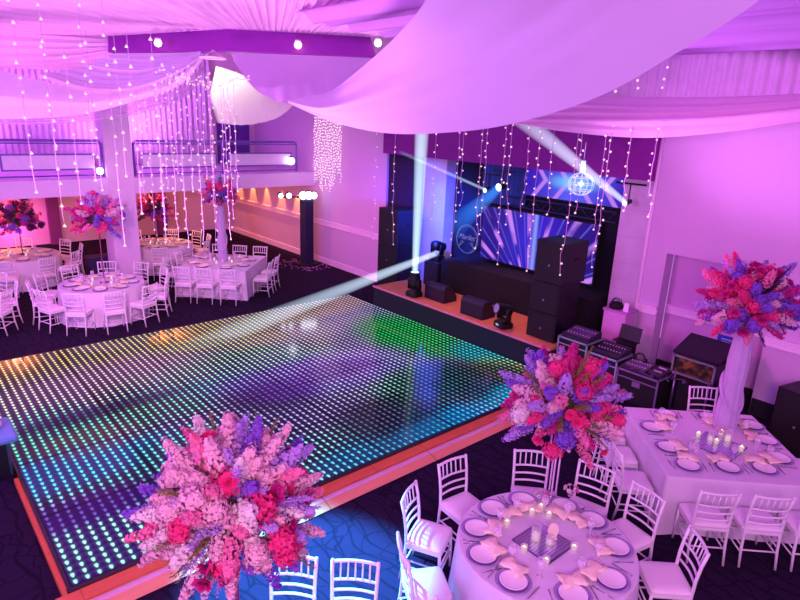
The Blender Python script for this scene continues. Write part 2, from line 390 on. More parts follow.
def plank_mat(name, a, b, axis, L):
    t = NT(name); o = t.obj(); c = t.xyz(o); nz = t.noise(o, 3.0, 4.0)
    st = t.n('ShaderNodeMapping'); st.inputs['Scale'].default_value = (1.0, 14, 14) if axis == 0 else (14, 1.0, 14); t.l(o, st.inputs[0]); gr = t.noise(st.outputs[0], 3.0, 4.0)
    jn = t.math('MULTIPLY', t.smooth(t.math('FRACT', t.math('DIVIDE', c[axis], L)), 0.0, 0.012, 0.8, 0.0), 1.0)
    col = t.mix(jn, t.mix(t.math('MULTIPLY_ADD', gr, 0.7, t.math('MULTIPLY', nz, 0.3)), lin(a), lin(b)), lin((30, 8, 14)))
    p = t.bsdf(col, 0.35); return t.done(p.outputs[0])
df = thing('dance_floor', 'glossy LED dance floor glowing with rows of coloured dots and a wooden edge', 'dance floor', (0, 0, 0))
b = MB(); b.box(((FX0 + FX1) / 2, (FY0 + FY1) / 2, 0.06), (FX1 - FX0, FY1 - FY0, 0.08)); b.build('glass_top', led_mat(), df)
b = MB()
b.box(((FX0 + FX1) / 2, FY0 - 0.03, 0.05), (FX1 - FX0 + 0.08, 0.06, 0.1)); b.box((FX0 - 0.015, (FY0 + FY1) / 2, 0.05), (0.03, FY1 - FY0 + 0.02, 0.1)); b.box(((FX0 + FX1) / 2, FY1 + 0.02, 0.05), (FX1 - FX0 + 0.08, 0.04, 0.1))
b.build('edge_frame', mat('black_edge', (10, 8, 16), 0.4), df)
REDW = plank_mat('red_parquet', (186, 78, 40), (236, 128, 70), 0, 0.9)
b = MB(); b.box(((FX0 + 8.6) / 2 - 0.05, FY0 - 0.145, 0.045), (8.6 - FX0 + 0.2, 0.17, 0.09)); b.build('parquet_strip', REDW, df)
b = MB(); b.box(((FX0 + 8.6) / 2 - 0.05, FY0 - 0.27, 0.035), (8.6 - FX0 + 0.2, 0.085, 0.05)); b.build('metal_strip', plank_mat('pale_metal_edge', (214, 168, 190), (236, 196, 214), 0, 1.8), df)
b = MB(); b.add([(FX0 - 0.15, FY0 - 0.3125, 0.055), (8.6, FY0 - 0.3125, 0.055), (8.6, FY0 - 0.44, 0.012), (FX0 - 0.15, FY0 - 0.44, 0.012), (FX0 - 0.15, FY0 - 0.3125, 0.0), (8.6, FY0 - 0.3125, 0)], [(0, 3, 2, 1), (0, 4, 3), (1, 2, 5)])
b.build('ramp_strip', plank_mat('salmon_ramp', (226, 140, 100), (244, 170, 132), 0, 1.8), df)
b = MB(); b.box((FX0 - 0.055, (FY0 + 8.0) / 2 - 0.1, 0.04), (0.05, 8.0 - FY0 + 0.3, 0.075)); b.build('side_strip', plank_mat('side_parquet', (186, 78, 40), (226, 120, 60), 1, 0.9), df)

# ------------------------------------------------------------------ stage
SZ = 0.58; SZT = SZ + 0.003
st = thing('stage', 'black-fronted stage platform with a reddish wooden top beside the dance floor', 'stage', (0, 0, 0))
b = MB(); b.box((9.12, 8.64, SZ / 2 - 0.021), (0.04, 5.28, SZ - 0.042)); b.box((9.97, 11.26, SZ / 2 - 0.021), (1.66, 0.04, SZ - 0.042)); b.box((9.97, 6.02, SZ / 2 - 0.021), (1.66, 0.04, SZ - 0.042)); b.build('front_fascia', mat('black_fascia', (20, 17, 40), 0.5), st)
b = MB(); b.box((9.97, 8.64, SZ - 0.02), (1.72, 5.3, 0.04)); b.build('stage_deck', plank_mat('stage_boards', (196, 126, 84), (230, 160, 112), 1, 1.2), st)
b = MB(); b.box((9.095, 8.64, SZ - 0.005), (0.03, 5.32, 0.04)); b.build('nosing', mat('pink_nosing', (226, 140, 160), 0.5), st)
b = MB(); b.box((10.84, 8.13, 0.95), (0.9, 4.2, 0.74)); b.build('rear_riser', mat('riser_black', (6, 6, 16), 0.9), st)
GRILLE = mat('speaker_grille', (9, 9, 13), 0.7, 0.0, var=0.5, scale=160)
def speaker(loc, w, d, h, label, group=None, logo=True, rz=0.0):
    """box speaker, front towards -X"""
    t = thing('loudspeaker', label, 'speaker', loc, rz, group)
    m = MB(); m.slab(d, w, 0.015, [(0.01, 0.0), (0, 0.01), (0, h - 0.01), (0.01, h)], seg=2); m.build('cabinet', BLACK, t)
    m = MB(); m.box((-d / 2 - 0.006, 0, h / 2), (0.012, w - 0.06, h - 0.06)); m.build('grille', GRILLE, t)
    for s_ in (-1, 1): m = MB(); m.box((0, s_ * (w / 2 + 0.004), h * 0.6), (0.14, 0.012, 0.05)); m.build('handle', BLACKM, t)
    if logo:
        m = MB(); M = Matrix.Rotation(-pi / 2, 3, 'Y'); m.lathe([(0.0, 0.016), (0.022, 0.016), (0.026, 0.0)], 12, (-d / 2, 0, h * 0.42), M=M); m.build('badge', mat('grey_badge', (110, 116, 140), 0.4), t, True)
    return t
q = AX(531, 330, 9.4)
speaker((9.75, 6.46, SZT), 0.66, 0.68, 0.54, 'black subwoofer at the bottom of the tall stack by the flight cases', None)
speaker((9.75, 6.46, SZT + 0.545), 0.66, 0.68, 0.60, 'black speaker in the middle of the tall stack by the flight cases', None)
speaker((9.78, 6.42, SZT + 1.15), 0.66, 0.74, 0.80, 'tall black speaker on top of the stack by the flight cases', None)
for z, h, s in ((0, .78, 'lowest black speaker of the stack against the pink wall left of the stage'), (.785, .68, 'middle black speaker of the stack against the pink wall left of the stage'), (1.47, .93, 'top black speaker of the stack against the pink wall left of the stage')):
    speaker((10.2, 11.72, z), 0.78, 0.66, h, s, None, z > 0)
# floor monitors
def wedge(loc, rz, label):
    t = thing('stage_monitor', label, 'speaker', loc, rz)
    m = MB(); prof = [(-0.20, 0), (0.22, 0), (0.22, 0.12), (0.02, 0.38), (-0.16, 0.38), (-0.20, 0.30)]
    vs = [(x, -0.32, z) for x, z in prof] + [(x, 0.32, z) for x, z in prof]; n = len(prof)
    m.add(vs, [tuple(range(n)), tuple(range(n, 2 * n))[::-1]] + [(k, k + n, (k + 1) % n + n, (k + 1) % n) for k in range(n)]); m.build('cabinet', mat('monitor_shell', (30, 24, 46), 0.4), t)
    m = MB(); m.add([(0.225, -0.28, 0.13), (0.225, 0.28, 0.13), (0.04, 0.28, 0.37), (0.04, -0.28, 0.37)], [(0, 1, 2, 3)]); m.build('grille', GRILLE, t)
    return t
p = FL(437, 300, SZ); wedge((p.x + 0.1, p.y, SZT), 0, 'black wedge monitor on the stage edge beside the upright beam light')
p = FL(474, 316, SZ); wedge((p.x + 0.1, p.y, SZT), 0, 'black wedge monitor on the stage edge beside the unlit moving head')
LENS = glow('white_lens', (235, 248, 255), 6.0, (150, 210, 255)); LENSOFF = mat('dark_lens', (150, 160, 190), 0.1)
def moving_head(loc, rz, tilt, label, lit=True, scale=1.0):
    t = thing('moving_head_light', label, 'stage light', loc, rz); t.scale = (scale,) * 3
    m = MB(); m.slab(0.34, 0.30, 0.05, [(0.01, 0), (0, 0.02), (0, 0.10), (0.04, 0.13)], seg=3); m.build('base', BLACK, t)
    m = MB(); m.lathe([(0.10, 0.13), (0.10, 0.16), (0.0, 0.16)], 16); m.box((0, 0, 0.165), (0.34, 0.12, 0.03))
    for sx in (-1, 1): m.slab(0.05, 0.13, 0.02, [(0, 0.16), (0, 0.40), (0.02, 0.43)], (sx * 0.16, 0, 0), seg=2)
    m.build('yoke', BLACK, t, True)
    M = Matrix.Rotation(tilt, 3, 'X')
    m = MB(); m.lathe([(0.0, -0.16), (0.10, -0.15), (0.125, -0.08), (0.125, 0.06), (0.11, 0.20), (0.115, 0.22), (0.10, 0.22), (0.095, 0.20)], 20, (0, 0, 0.37), M=M)
    hd = m.build('lamp_head', BLACK, t, True)
    m = MB(); m.lathe([(0.0, 0.212), (0.096, 0.205)], 20, (0, 0, 0.37), M=M); m.build('lens', LENS if lit else LENSOFF, hd, True)
    m = MB(); m.box((0, -0.152, 0.07), (0.09, 0.01, 0.035)); m.build('display', glow('display', (200, 220, 255), 0.7), t)
    return t
p1 = FL(414, 296, SZ); moving_head((p1.x, p1.y, SZT), pi / 2, 0.0, 'moving head light on the stage corner shining straight up')
p2 = FL(503, 327, SZ); moving_head((p2.x, p2.y, SZT), -pi / 2 - 0.3, 1.3, 'unlit moving head light on the stage edge between the monitors and speaker stack', False)
m = MB(); m.slab(0.5, 0.5, 0.03, [(0, SZT), (0, SZ + 0.62), (0.02, SZ + 0.64)], (10.55, 10.52, 0), seg=2); o = m.build('black_plinth', BLACKM); tag(o, 'black plinth at the back of the stage carrying a moving head', 'plinth')
beam_target = DP(150, 352, 11.5)
src3 = V((10.5, 10.52, SZ + 0.643))
moving_head(src3, pi / 2, 1.85, 'moving head light on the black plinth aiming a beam across the floor')

# screens
def screen_mat(name, mode):
    t = NT(name); o = t.obj(); c = t.xyz(o); y, z = c[1], c[2]
    if mode == 0:
        ang = t.math('ARCTAN2', t.math('SUBTRACT', y, 0.05), t.math('ADD', z, 1.3))
        w = t.math('SINE', t.math('MULTIPLY', ang, 21.0)); w2 = t.math('SINE', t.math('MULTIPLY_ADD', ang, 47.0, 0.6))
        band = t.math('MULTIPLY', t.smooth(w, 0.55, 0.95), t.smooth(t.noise(o, 1.7, 1.0), 0.35, 0.6)); thin = t.smooth(w2, 0.8, 1.0)
        r = t.math('ADD', t.math('ABSOLUTE', y), t.math('MULTIPLY', t.math('ABSOLUTE', z), 0.4))
        base = t.mix(t.smooth(r, 0.0, 1.6), lin((50, 28, 205)), lin((30, 10, 130)))
        col = t.mix(t.math('MULTIPLY', thin, 0.45), base, lin((120, 110, 255))); col = t.mix(t.math('MULTIPLY', band, 0.95), col, lin((206, 130, 250)))
        core = t.smooth(t.math('ABSOLUTE', t.math('SUBTRACT', y, 0.0)), 0.0, 0.10, 0.8, 0.0); col = t.mix(core, col, lin((150, 170, 255)))
    else:
        ch = t.math('SINE', t.math('MULTIPLY', t.math('ADD', t.math('ABSOLUTE', y), t.math('MULTIPLY', t.math('ABSOLUTE', z), -0.8)), 11.0))
        base = t.mix(t.smooth(t.math('ABSOLUTE', y), 0.0, 1.2), lin((80, 90, 250)), lin((48, 18, 180)))
        col = t.mix(t.math('MULTIPLY', t.smooth(ch, 0.6, 0.95), 0.85), base, lin((196, 130, 245)))
        rr = t.math('SQRT', t.math('ADD', t.math('MULTIPLY', t.math('MULTIPLY', y, y), 0.35), t.math('MULTIPLY', t.math('MULTIPLY', z, z), 5.0)))
        col = t.mix(t.smooth(rr, 0.02, 0.5, 1.0, 0.0), col, lin((120, 200, 255)))
    p = t.bsdf(lin((4, 4, 8)), 0.3); t.l(col, p.inputs['Emission Color']); p.inputs['Emission Strength'].default_value = 1.0
    return t.done(p.outputs[0])
def screen(y0, y1, z0, z1, X, mode, label):
    t = thing('led_screen', label, 'screen', (X, (y0 + y1) / 2, (z0 + z1) / 2))
    w, h = abs(y1 - y0), abs(z1 - z0)
    m = MB(); m.box((0.06, 0, 0), (0.10, w + 0.06, h + 0.06)); m.build('housing', BLACKM, t)
    m = MB(); m.add([(0, -w / 2, -h / 2), (0, w / 2, -h / 2), (0, w / 2, h / 2), (0, -w / 2, h / 2)], [(0, 3, 2, 1)]); m.build('display_panel', screen_mat('screen_picture_%d' % mode, mode), t)
    return t
a = AX(484, 207, 11.1); c = AX(591, 288, 11.1); screen(c.y, a.y, 1.42, 2.68, 11.1, 0, 'wide LED screen of violet light rays behind the speaker stack')
a = AX(527, 165, 11.15); c = AX(625, 205, 11.15); screen(c.y - 0.05, a.y, 3.08, 3.82, 11.15, 1, 'upper LED screen of blue chevrons behind the crystal chandelier')
# truss between the screens
t = thing('lighting_truss', 'dark lattice truss crossing the stage between the two screens', 'truss', (11.0, 7.6, 2.9))
m = MB()
for zz in (-0.1, 0.1):
    m.tube([(0, -1.5, zz), (0, 1.3, zz)], 0.022, 6)
m.build('chord_tube', mat('dark_truss', (40, 50, 90), 0.4, 0.5), t, True)
m = MB()
for k in range(14):
    y = -1.5 + k * 0.2; m.tube([(0, y, -0.1 if k % 2 else 0.1), (0, y + 0.2, 0.1 if k % 2 else -0.1)], 0.01, 5)
m.build('lattice_bracing', mat('dark_truss', (40, 50, 90), 0.4, 0.5), t, True)
# blue cloth panel beside the upper screen
p = MB(); n = 40
y0 = AX(526, 190, 11.2).y; y1 = AX(482, 190, 11.2).y
for k in range(n + 1): p.v += [(11.22 + 0.03 * sin(k * 1.4), y0 + (y1 - y0) * k / n, 2.75), (11.22 + 0.03 * sin(k * 1.4), y0 + (y1 - y0) * k / n, 4.0)]
for k in range(n): p.f.append((2 * k, 2 * k + 1, 2 * k + 3, 2 * k + 2)); p.mi.append(0)
o = p.build('blue_stage_curtain', mat('blue_cloth', (40, 70, 150), 0.8), smooth=True); tag(o, 'blue lit stage curtain beside the upper screen', 'curtain')
# round emblem
ec = AX(467, 239, 11.2); EM = glow('emblem_line', (128, 126, 205), 0.75)
t = thing('round_emblem', 'round outlined emblem with script lettering on the dark backdrop', 'sign', ec)
for R0 in (0.36, 0.325):
    m = MB(); pts = [(0, R0 * cos(2 * pi * k / 48), R0 * sin(2 * pi * k / 48)) for k in range(48 if R0 > .35 else 34)]; m.tube(pts + ([pts[0]] if R0 > .35 else []), 0.008 if R0 > .35 else .005, 5); m.build('ring', EM, t, True)
fc = bpy.data.curves.new('script_lettering', 'FONT'); fc.body = 'Marilet'; fc.size = 0.19; fc.align_x = 'CENTER'; fc.shear = 0.35; fc.extrude = 0.004; fc.materials.append(EM)
fo = bpy.data.objects.new('script_lettering', fc); COL.objects.link(fo); fo.parent = t; fo.location = (-0.02, 0, -0.01); fo.rotation_euler = (pi / 2, 0, -pi / 2)
bpy.context.view_layer.update(); fm = bpy.data.meshes.new_from_object(fo.evaluated_get(bpy.context.evaluated_depsgraph_get())); fo2 = link('script_lettering', fm, t, fo.location); fo2.rotation_euler = fo.rotation_euler; bpy.data.objects.remove(fo); fo2.name = 'script_lettering'
m = MB()
for sy in (-1, 1):
    for k in range(5): m.tube([(0, sy * (0.10 + 0.03 * k), -0.10 - 0.02 * k), (0, sy * (0.20 + 0.02 * k), -0.06 - 0.045 * k)], 0.007, 5)
m.build('leaf_flourish', EM, t, True)
# crystal chandelier
cc = AX(581, 184, 10.6)
t = thing('crystal_chandelier', 'small bright crystal globe chandelier hanging in front of the upper screen', 'chandelier', cc)
m = MB(); CR = glow('crystal_white', (232, 232, 255), 1.1, (170, 170, 255))
for k in range(6):
    a = pi * k / 6; m.tube([(0.25 * cos(q) * cos(a), 0.25 * cos(q) * sin(a), 0.22 * sin(q)) for q in [2 * pi * j / 28 for j in range(29)]], 0.007, 4)
for z in (-0.12, 0, 0.12):
    r = 0.25 * sqrt(1 - (z / 0.22) ** 2); m.tube([(r * cos(q), r * sin(q), z) for q in [2 * pi * j / 28 for j in range(29)]], 0.007, 4)
m.build('hoop_lattice', CR, t, True)
m = MB(); m.lathe([(0, -0.06), (0.06, 0), (0, 0.06)], 10); m.build('lamp', glow('chandelier_lamp', (255, 255, 255), 4.0), t, True)
m = MB()
for k in range(8):
    a = 2 * pi * k / 8; m.tube([(0.05 * cos(a), 0.05 * sin(a), 0.22), (0.035 * cos(a), 0.035 * sin(a), 0.45)], 0.008, 4)
m.build('crystal_drop', CR, t, True)
m = MB(); m.tube([(0, 0, 0.2), (0, 0, 0.8)], 0.008, 5); m.build('rod', CHROME, t)
# wall-mounted heads under the pelmet
for (px, py, lab, r) in ((500, 187, 'round stage lamp glowing blue-white high before the blue curtain', 0.085), (486, 190, 'small stage lamp under the pelmet sending a thin beam sideways', 0.055), (626, 203, 'small stage lamp at the edge of the upper screen by the pilaster', 0.05)):
    c = AX(px, py, 10.55)
    t = thing('stage_lamp', lab, 'stage light', c)
    M = ROT
    m = MB(); Mx = Matrix.Rotation(-pi / 2 - 0.15, 3, 'Y'); m.lathe([(0, -0.18), (r * .8, -0.16), (r, 0.0), (r * 1.1, 0.05), (r, 0.05)], 16, M=Mx); m.build('housing', BLACK, t, True)
    m = MB(); m.lathe([(0, 0.075), (r * .6, 0.065), (r, 0.045)], 16, M=Mx); m.build('lens', glow('cool_lens', (225, 245, 255), 3.5, (140, 210, 255)), t, True)
    m = MB(); m.tube([(0.08, 0, 0.02), (0.08, 0, 0.35)], 0.014, 6); m.build('bracket', BLACK, t)
    m = MB(); m.tube([(0.08, -0.3, 0.35), (0.08, 0.3, 0.35)], 0.02, 6); m.build('crossbar', BLACK, t)

# beams of light through the haze
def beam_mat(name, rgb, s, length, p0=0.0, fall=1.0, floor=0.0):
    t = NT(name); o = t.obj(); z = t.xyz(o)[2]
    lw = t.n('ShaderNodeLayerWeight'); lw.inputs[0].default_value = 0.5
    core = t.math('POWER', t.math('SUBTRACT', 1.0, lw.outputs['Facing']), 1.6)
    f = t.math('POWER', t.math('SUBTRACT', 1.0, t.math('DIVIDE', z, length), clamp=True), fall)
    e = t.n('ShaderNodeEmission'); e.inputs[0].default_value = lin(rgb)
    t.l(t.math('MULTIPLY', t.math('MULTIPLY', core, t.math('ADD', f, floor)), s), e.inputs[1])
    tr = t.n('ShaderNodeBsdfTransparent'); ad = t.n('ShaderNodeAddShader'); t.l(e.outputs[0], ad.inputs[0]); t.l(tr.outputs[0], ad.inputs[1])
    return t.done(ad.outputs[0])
def beam(a, b_, r0, r1, rgb, s, fall, label, floor=0.0):
    a, b_ = V(a), V(b_); d = b_ - a; L = d.length
    m = MB(); m.lathe([(r0 + (r1 - r0) * k / 12, L * k / 12) for k in range(13)], 28)
    o = m.build('light_beam_haze', beam_mat('haze_' + label[:12], rgb, s, L, fall=fall, floor=floor), None, True)
    o.location = a; o.rotation_mode = 'QUATERNION'; o.rotation_quaternion = d.to_track_quat('Z', 'Y')
    o.visible_shadow = True
    return tag(o, label, 'light beam', None, 'stuff')
hd = AX(438, 253, 10.3)
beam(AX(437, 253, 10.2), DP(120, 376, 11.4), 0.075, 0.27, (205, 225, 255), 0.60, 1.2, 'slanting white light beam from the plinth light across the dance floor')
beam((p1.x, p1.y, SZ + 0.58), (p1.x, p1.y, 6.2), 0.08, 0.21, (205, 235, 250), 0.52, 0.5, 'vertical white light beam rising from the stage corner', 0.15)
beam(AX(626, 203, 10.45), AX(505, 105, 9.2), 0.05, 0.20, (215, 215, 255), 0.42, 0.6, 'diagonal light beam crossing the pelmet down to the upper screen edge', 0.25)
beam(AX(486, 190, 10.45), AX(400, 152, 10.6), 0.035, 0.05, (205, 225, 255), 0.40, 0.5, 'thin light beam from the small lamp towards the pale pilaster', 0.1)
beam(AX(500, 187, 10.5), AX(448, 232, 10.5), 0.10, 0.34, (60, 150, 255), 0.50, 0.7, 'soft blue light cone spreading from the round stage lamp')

# ------------------------------------------------------------------ chairs
SEATW = 0.40
def leg_pts(sx, rear): return [(sx * 0.195, -0.245, 0), (sx * 0.192, -0.205, 0.22), (sx * 0.19, -0.19, 0.44), (sx * 0.192, -0.20, 0.62), (sx * 0.196, -0.222, 0.78), (sx * 0.20, -0.255, 0.925)] if rear else [(sx * 0.198, 0.185, 0), (sx * 0.194, 0.178, 0.22), (sx * 0.19, 0.172, 0.42)]
def back_y(z): return -0.20 - max(0, (z - 0.60)) * 0.17
def hw(z): return 0.19 + 0.01 * max(0, (z - 0.5)) / 0.42
def cross(z, r, n=6, sides=7):
    m = MB(); m.tube([(-hw(z) + 2 * hw(z) * k / n, back_y(z) - 0.028 * sin(pi * k / n), z) for k in range(n + 1)], r, sides); return m
def spindle_pts(k): 
    f = (k + 1) / 6; x = -0.192 + 0.384 * f; by = -0.028 * sin(pi * f); return [(x, back_y(0.75) + by, 0.75), (x, back_y(0.90) + by, 0.90)]
def make_chair(name, label, group, fine):
    t = thing(name, label, 'chair', (0, 0, 0), 0, group)
    m = MB(); m.slab(0.43, 0.40, 0.05, [(0.015, 0.44), (0.0, 0.452), (0.0, 0.475), (0.02, 0.49), (0.07, 0.498), (0.14, 0.50)], (0, -0.01, 0), seg=4); m.build('seat_cushion', CUSHION, t, True)
    m = MB(); m.slab(0.42, 0.40, 0.04, [(0.005, 0.405), (0, 0.41), (0, 0.438), (0.005, 0.442)], (0, -0.01, 0), seg=3); m.build('seat_frame', WHITE, t, False)
    sd = 8 if fine else 5
    for sx in (-1, 1):
        m = MB(); m.tube(leg_pts(sx, False), [0.0125, 0.0155, 0.017], sd); m.build('leg', WHITE, t, True)
        m = MB(); m.tube(leg_pts(sx, True), [0.0125, 0.016, 0.017, 0.0165, 0.016, 0.0165], sd); m.lathe([(0.0165, 0.925), (0.014, 0.935), (0, 0.938)], sd, (sx * 0.20, -0.255, 0)); m.build('leg', WHITE, t, True)
    strs = [([(-0.194, 0.18, 0.2), (0.194, 0.18, 0.2)]), ([(-0.193, 0.18, 0.28), (0.193, 0.18, 0.28)]), ([(-0.192, -0.207, 0.2), (0.192, -0.207, 0.2)])] + [[(sx * 0.195, 0.178, zz), (sx * 0.193, -0.205, zz)] for sx in (-1, 1) for zz in (0.17, 0.25)]
    if fine:
        for q in strs: m = MB(); m.tube(q, 0.0095, 6); m.build('stretcher', WHITE, t, True)
        cross(0.915, 0.0155).build('top_rail', WHITE, t, True)
        for z in (0.745, 0.65, 0.56): cross(z, 0.0125).build('back_rail', WHITE, t, True)
        for k in range(5): m = MB(); m.tube(spindle_pts(k), 0.0085, 6); m.build('spindle', WHITE, t, True)
    else:
        m = MB()
        for q in strs[:1] + strs[2:4] + strs[5:6]: m.tube(q, 0.011, 4)
        m.build('stretcher', WHITE, t, True)
        m = cross(0.915, 0.017, 4, 5)
        for z in (0.745, 0.65, 0.56): c2 = cross(z, 0.0135, 4, 5); m.add(c2.v, c2.f)
        for k in range(5): m.tube(spindle_pts(k), 0.010, 4)
        m.build('backrest_lattice', WHITE, t, True)
    return remember(t)
CHAIR = {}
def chair(x, y, rz, label, group, fine=True):
    if fine not in CHAIR:
        c = make_chair('chiavari_chair', label, group, fine); c.location = (x, y, 0); c.rotation_euler = (0, 0, rz); CHAIR[fine] = c; return c
    return dup(CHAIR[fine], (x, y, 0), rz, label, group)

# ------------------------------------------------------------------ tables
CLOTH = mat('white_tablecloth', (222, 208, 226), 0.85, var=0.04, scale=3)
def cloth_mesh(outline, folds, amp, flare, zt=0.765, seed=0, corner=None):
    """outline: list of (x, y, nx, ny, fold weight)"""
    rnd = random.Random(seed); n = len(outline); m = MB()
    ph = [rnd.uniform(0, 6.28) for _ in range(4)]
    lv = [(1.0, -0.012, 0.0), (1.0, 0.0, 0.0), (1.0, 0.012, -0.004), (1.0, 0.016, -0.02)] + [(1.0, 0.018 + flare * (k / 9) ** 1.1, -0.02 - 0.735 * k / 9) for k in range(1, 10)]
    vs = [(0, 0, zt)]
    for fr in (0.35, 0.7, 0.97): vs += [(x * fr, y * fr, zt) for x, y, nx, ny, w in outline]
    for li, (s, off, dz) in enumerate(lv):
        f = max(0, (-dz - 0.02) / 0.735) ** 0.75
        for k, (x, y, nx, ny, w) in enumerate(outline):
            a = 2 * pi * k / n
            wave = (0.6 * sin(folds * a + ph[0] + 0.6 * sin(3 * a + ph[1])) + 0.4 * sin((folds * 0.618) * round(1) * a + ph[2])) * amp * f + w * f
            vs.append((x + nx * (off + wave), y + ny * (off + wave), zt + dz))
    fs = [(0, 1 + k, 1 + (k + 1) % n) for k in range(n)]
    R = 3 + len(lv)
    for r in range(R - 1):
        for k in range(n):
            a0 = 1 + r * n + k; a1 = 1 + r * n + (k + 1) % n; fs.append((a0, a0 + n, a1 + n, a1))
    m.add(vs, fs); return m
def round_outline(r, n=120): return [(r * cos(2 * pi * k / n), r * sin(2 * pi * k / n), cos(2 * pi * k / n), sin(2 * pi * k / n), 0) for k in range(n)]
def square_outline(h, n=40, rc=0.03):
    o = []
    for q in range(4):
        a0 = q * pi / 2; M = Matrix.Rotation(a0, 2)
        for k in range(n):
            t = -1 + 2 * k / n; p = M @ V((h, h * t)); ndir = V((1, 0))
            e = max(0, (abs(t) - 0.82) / 0.18)
            nd = (M @ V((1, (1 if t > 0 else -1) * e * 0.9))).normalized(); o.append((p.x, p.y, nd.x, nd.y, 0.06 * e ** 1.5))
    return o
def table(kind, loc, size, rz, label, seed):
    t = thing(kind, label, 'table', (loc[0], loc[1], 0), rz)
    if kind.startswith('round'):
        m = cloth_mesh(round_outline(size), 17, 0.022, 0.05, seed=seed); m.build('tablecloth', CLOTH, t, True)
        m = MB(); m.lathe([(0, 0.725), (size - 0.01, 0.725), (size - 0.01, 0.752), (0, 0.752)], 48); m.build('tabletop', mat('table_board', (150, 120, 96), 0.6), t)
    else:
        m = cloth_mesh(square_outline(size), 24, 0.012, 0.018, seed=seed); m.build('tablecloth', CLOTH, t, True)
        m = MB(); m.box((0, 0, 0.738), (size * 2 - 0.02, size * 2 - 0.02, 0.026)); m.build('tabletop', mat('table_board', (150, 120, 96), 0.6), t)
    for sx in (-1, 1):
        for sy in (-1, 1):
            m = MB(); m.tube([(sx * size * 0.55, sy * size * 0.55, 0), (sx * size * 0.5, sy * size * 0.5, 0.73)], 0.02, 8); m.build('leg', mat('grey_steel', (120, 120, 130), 0.4, 0.6), t, True)
    return t
TT = 0.766
# ------------------------------------------------------------------ place settings
def charger_mat():
    t = NT('beaded_charger'); o = t.obj(); c = t.xyz(o)
    r = t.math('SQRT', t.math('ADD', t.math('MULTIPLY', c[0], c[0]), t.math('MULTIPLY', c[1], c[1])))
    a = t.math('ARCTAN2', c[1], c[0]); bead = t.math('MULTIPLY', t.smooth(t.math('SINE', t.math('MULTIPLY', a, 60.0)), -0.2, 0.4), t.smooth(r, 0.132, 0.136))
    col = t.mix(bead, lin((140, 110, 184)), lin((216, 198, 238)))
    p = t.bsdf(col, 0.25, 0.3); return t.done(p.outputs[0])
CHARGER = charger_mat(); CHINA = mat('white_china', (246, 238, 240), 0.2, var=0.03)
NAPK = mat('peach_napkin', (255, 232, 208), 0.85, var=0.06); SILVER = mat('cutlery_steel', (190, 180, 205), 0.22, 1.0, var=0.05)
def mk_charger():
    m = MB(); m.lathe([(0, 0.004), (0.09, 0.004), (0.115, 0.007), (0.14, 0.012), (0.158, 0.016), (0.163, 0.014), (0.158, 0.010), (0.11, 0.001), (0, 0.0)], 40); return m.mesh('charger_plate', CHARGER)
def mk_plate():
    m = MB(); m.lathe([(0, 0.0), (0.07, 0.0), (0.078, 0.004), (0.105, 0.012), (0.122, 0.017), (0.124, 0.019), (0.120, 0.020), (0.1, 0.014), (0.076, 0.007), (0, 0.006)], 36); return m.mesh('dinner_plate', CHINA)
def mk_napkin(seed):
    rnd = random.Random(seed); n = 9; vs = []; fs = []
    for j in range(7):
        for i in range(n):
            x = -0.115 + 0.23 * i / (n - 1); y = -0.085 + 0.17 * j / 6; pinch = 0.55 + 0.45 * min(1, abs(x) / 0.07)
            vs.append((x + rnd.uniform(-.006, .006), y * pinch + rnd.uniform(-.004, .004), 0.03 + 0.022 * abs(sin(i * 1.4 + j * .9 + seed)) + 0.022 * (1 - abs(y) / 0.085) * (0.6 + .4 * cos(x * 30))))
    for j in range(6):
        for i in range(n - 1): a = j * n + i; fs.append((a, a + 1, a + n + 1, a + n))
    m = MB(); m.add(vs, fs); k = len(m.v); m.add([(x, y, max(0.002, z - 0.018)) for x, y, z in vs], [f[::-1] for f in fs])
    ring = list(range(n)) + [j * n + n - 1 for j in range(1, 7)] + [6 * n + i for i in range(n - 2, -1, -1)] + [j * n for j in range(5, 0, -1)]
    L = n * 7; m.f += [(ring[i], ring[i - 1], ring[i - 1] + L, ring[i] + L) for i in range(len(ring))]; m.mi += [0] * len(ring)
    return m.mesh('folded_napkin', NAPK)
def mk_fork():
    m = MB(); m.tube([(0, -0.10, 0.004), (0, 0.02, 0.005), (0, 0.045, 0.006)], [0.005, 0.0035, 0.006], 6)
    for k in (-1, 0, 1): m.tube([(k * 0.005, 0.045, 0.006), (k * 0.007, 0.095, 0.006)], 0.002, 4)
    return m.mesh('fork', SILVER)
def mk_knife():
    m = MB(); m.tube([(0, -0.10, 0.005), (0, 0.0, 0.005)], [0.0055, 0.005], 6); m.add([(-0.008, 0, 0.003), (0.006, 0, 0.003), (0.004, 0.11, 0.003), (-0.006, 0.1, 0.003), (-0.008, 0, 0.006), (0.006, 0, 0.006), (0.004, 0.11, 0.005), (-0.006, 0.1, 0.005)], [(0, 3, 2, 1), (4, 5, 6, 7), (0, 1, 5, 4), (1, 2, 6, 5), (2, 3, 7, 6), (3, 0, 4, 7)])
    return m.mesh('knife', SILVER)
def mk_glass():
    m = MB(); m.lathe([(0.034, 0.0), (0.03, 0.004), (0.006, 0.01), (0.005, 0.085), (0.02, 0.1), (0.037, 0.13), (0.038, 0.16), (0.032, 0.195), (0.030, 0.195), (0.036, 0.16), (0.034, 0.13), (0.0, 0.105)], 18); return m.mesh('wine_glass', GLASS)
ME = dict(charger_plate=mk_charger(), dinner_plate=mk_plate(), fork=mk_fork(), knife=mk_knife(), wine_glass=mk_glass())
NAPM = [mk_napkin(k) for k in range(4)]
def item(name, me, x, y, z, rz, label, cat, group=None):
    o = link(name, me, None, (x, y, z), rz); return tag(o, label, cat, group)
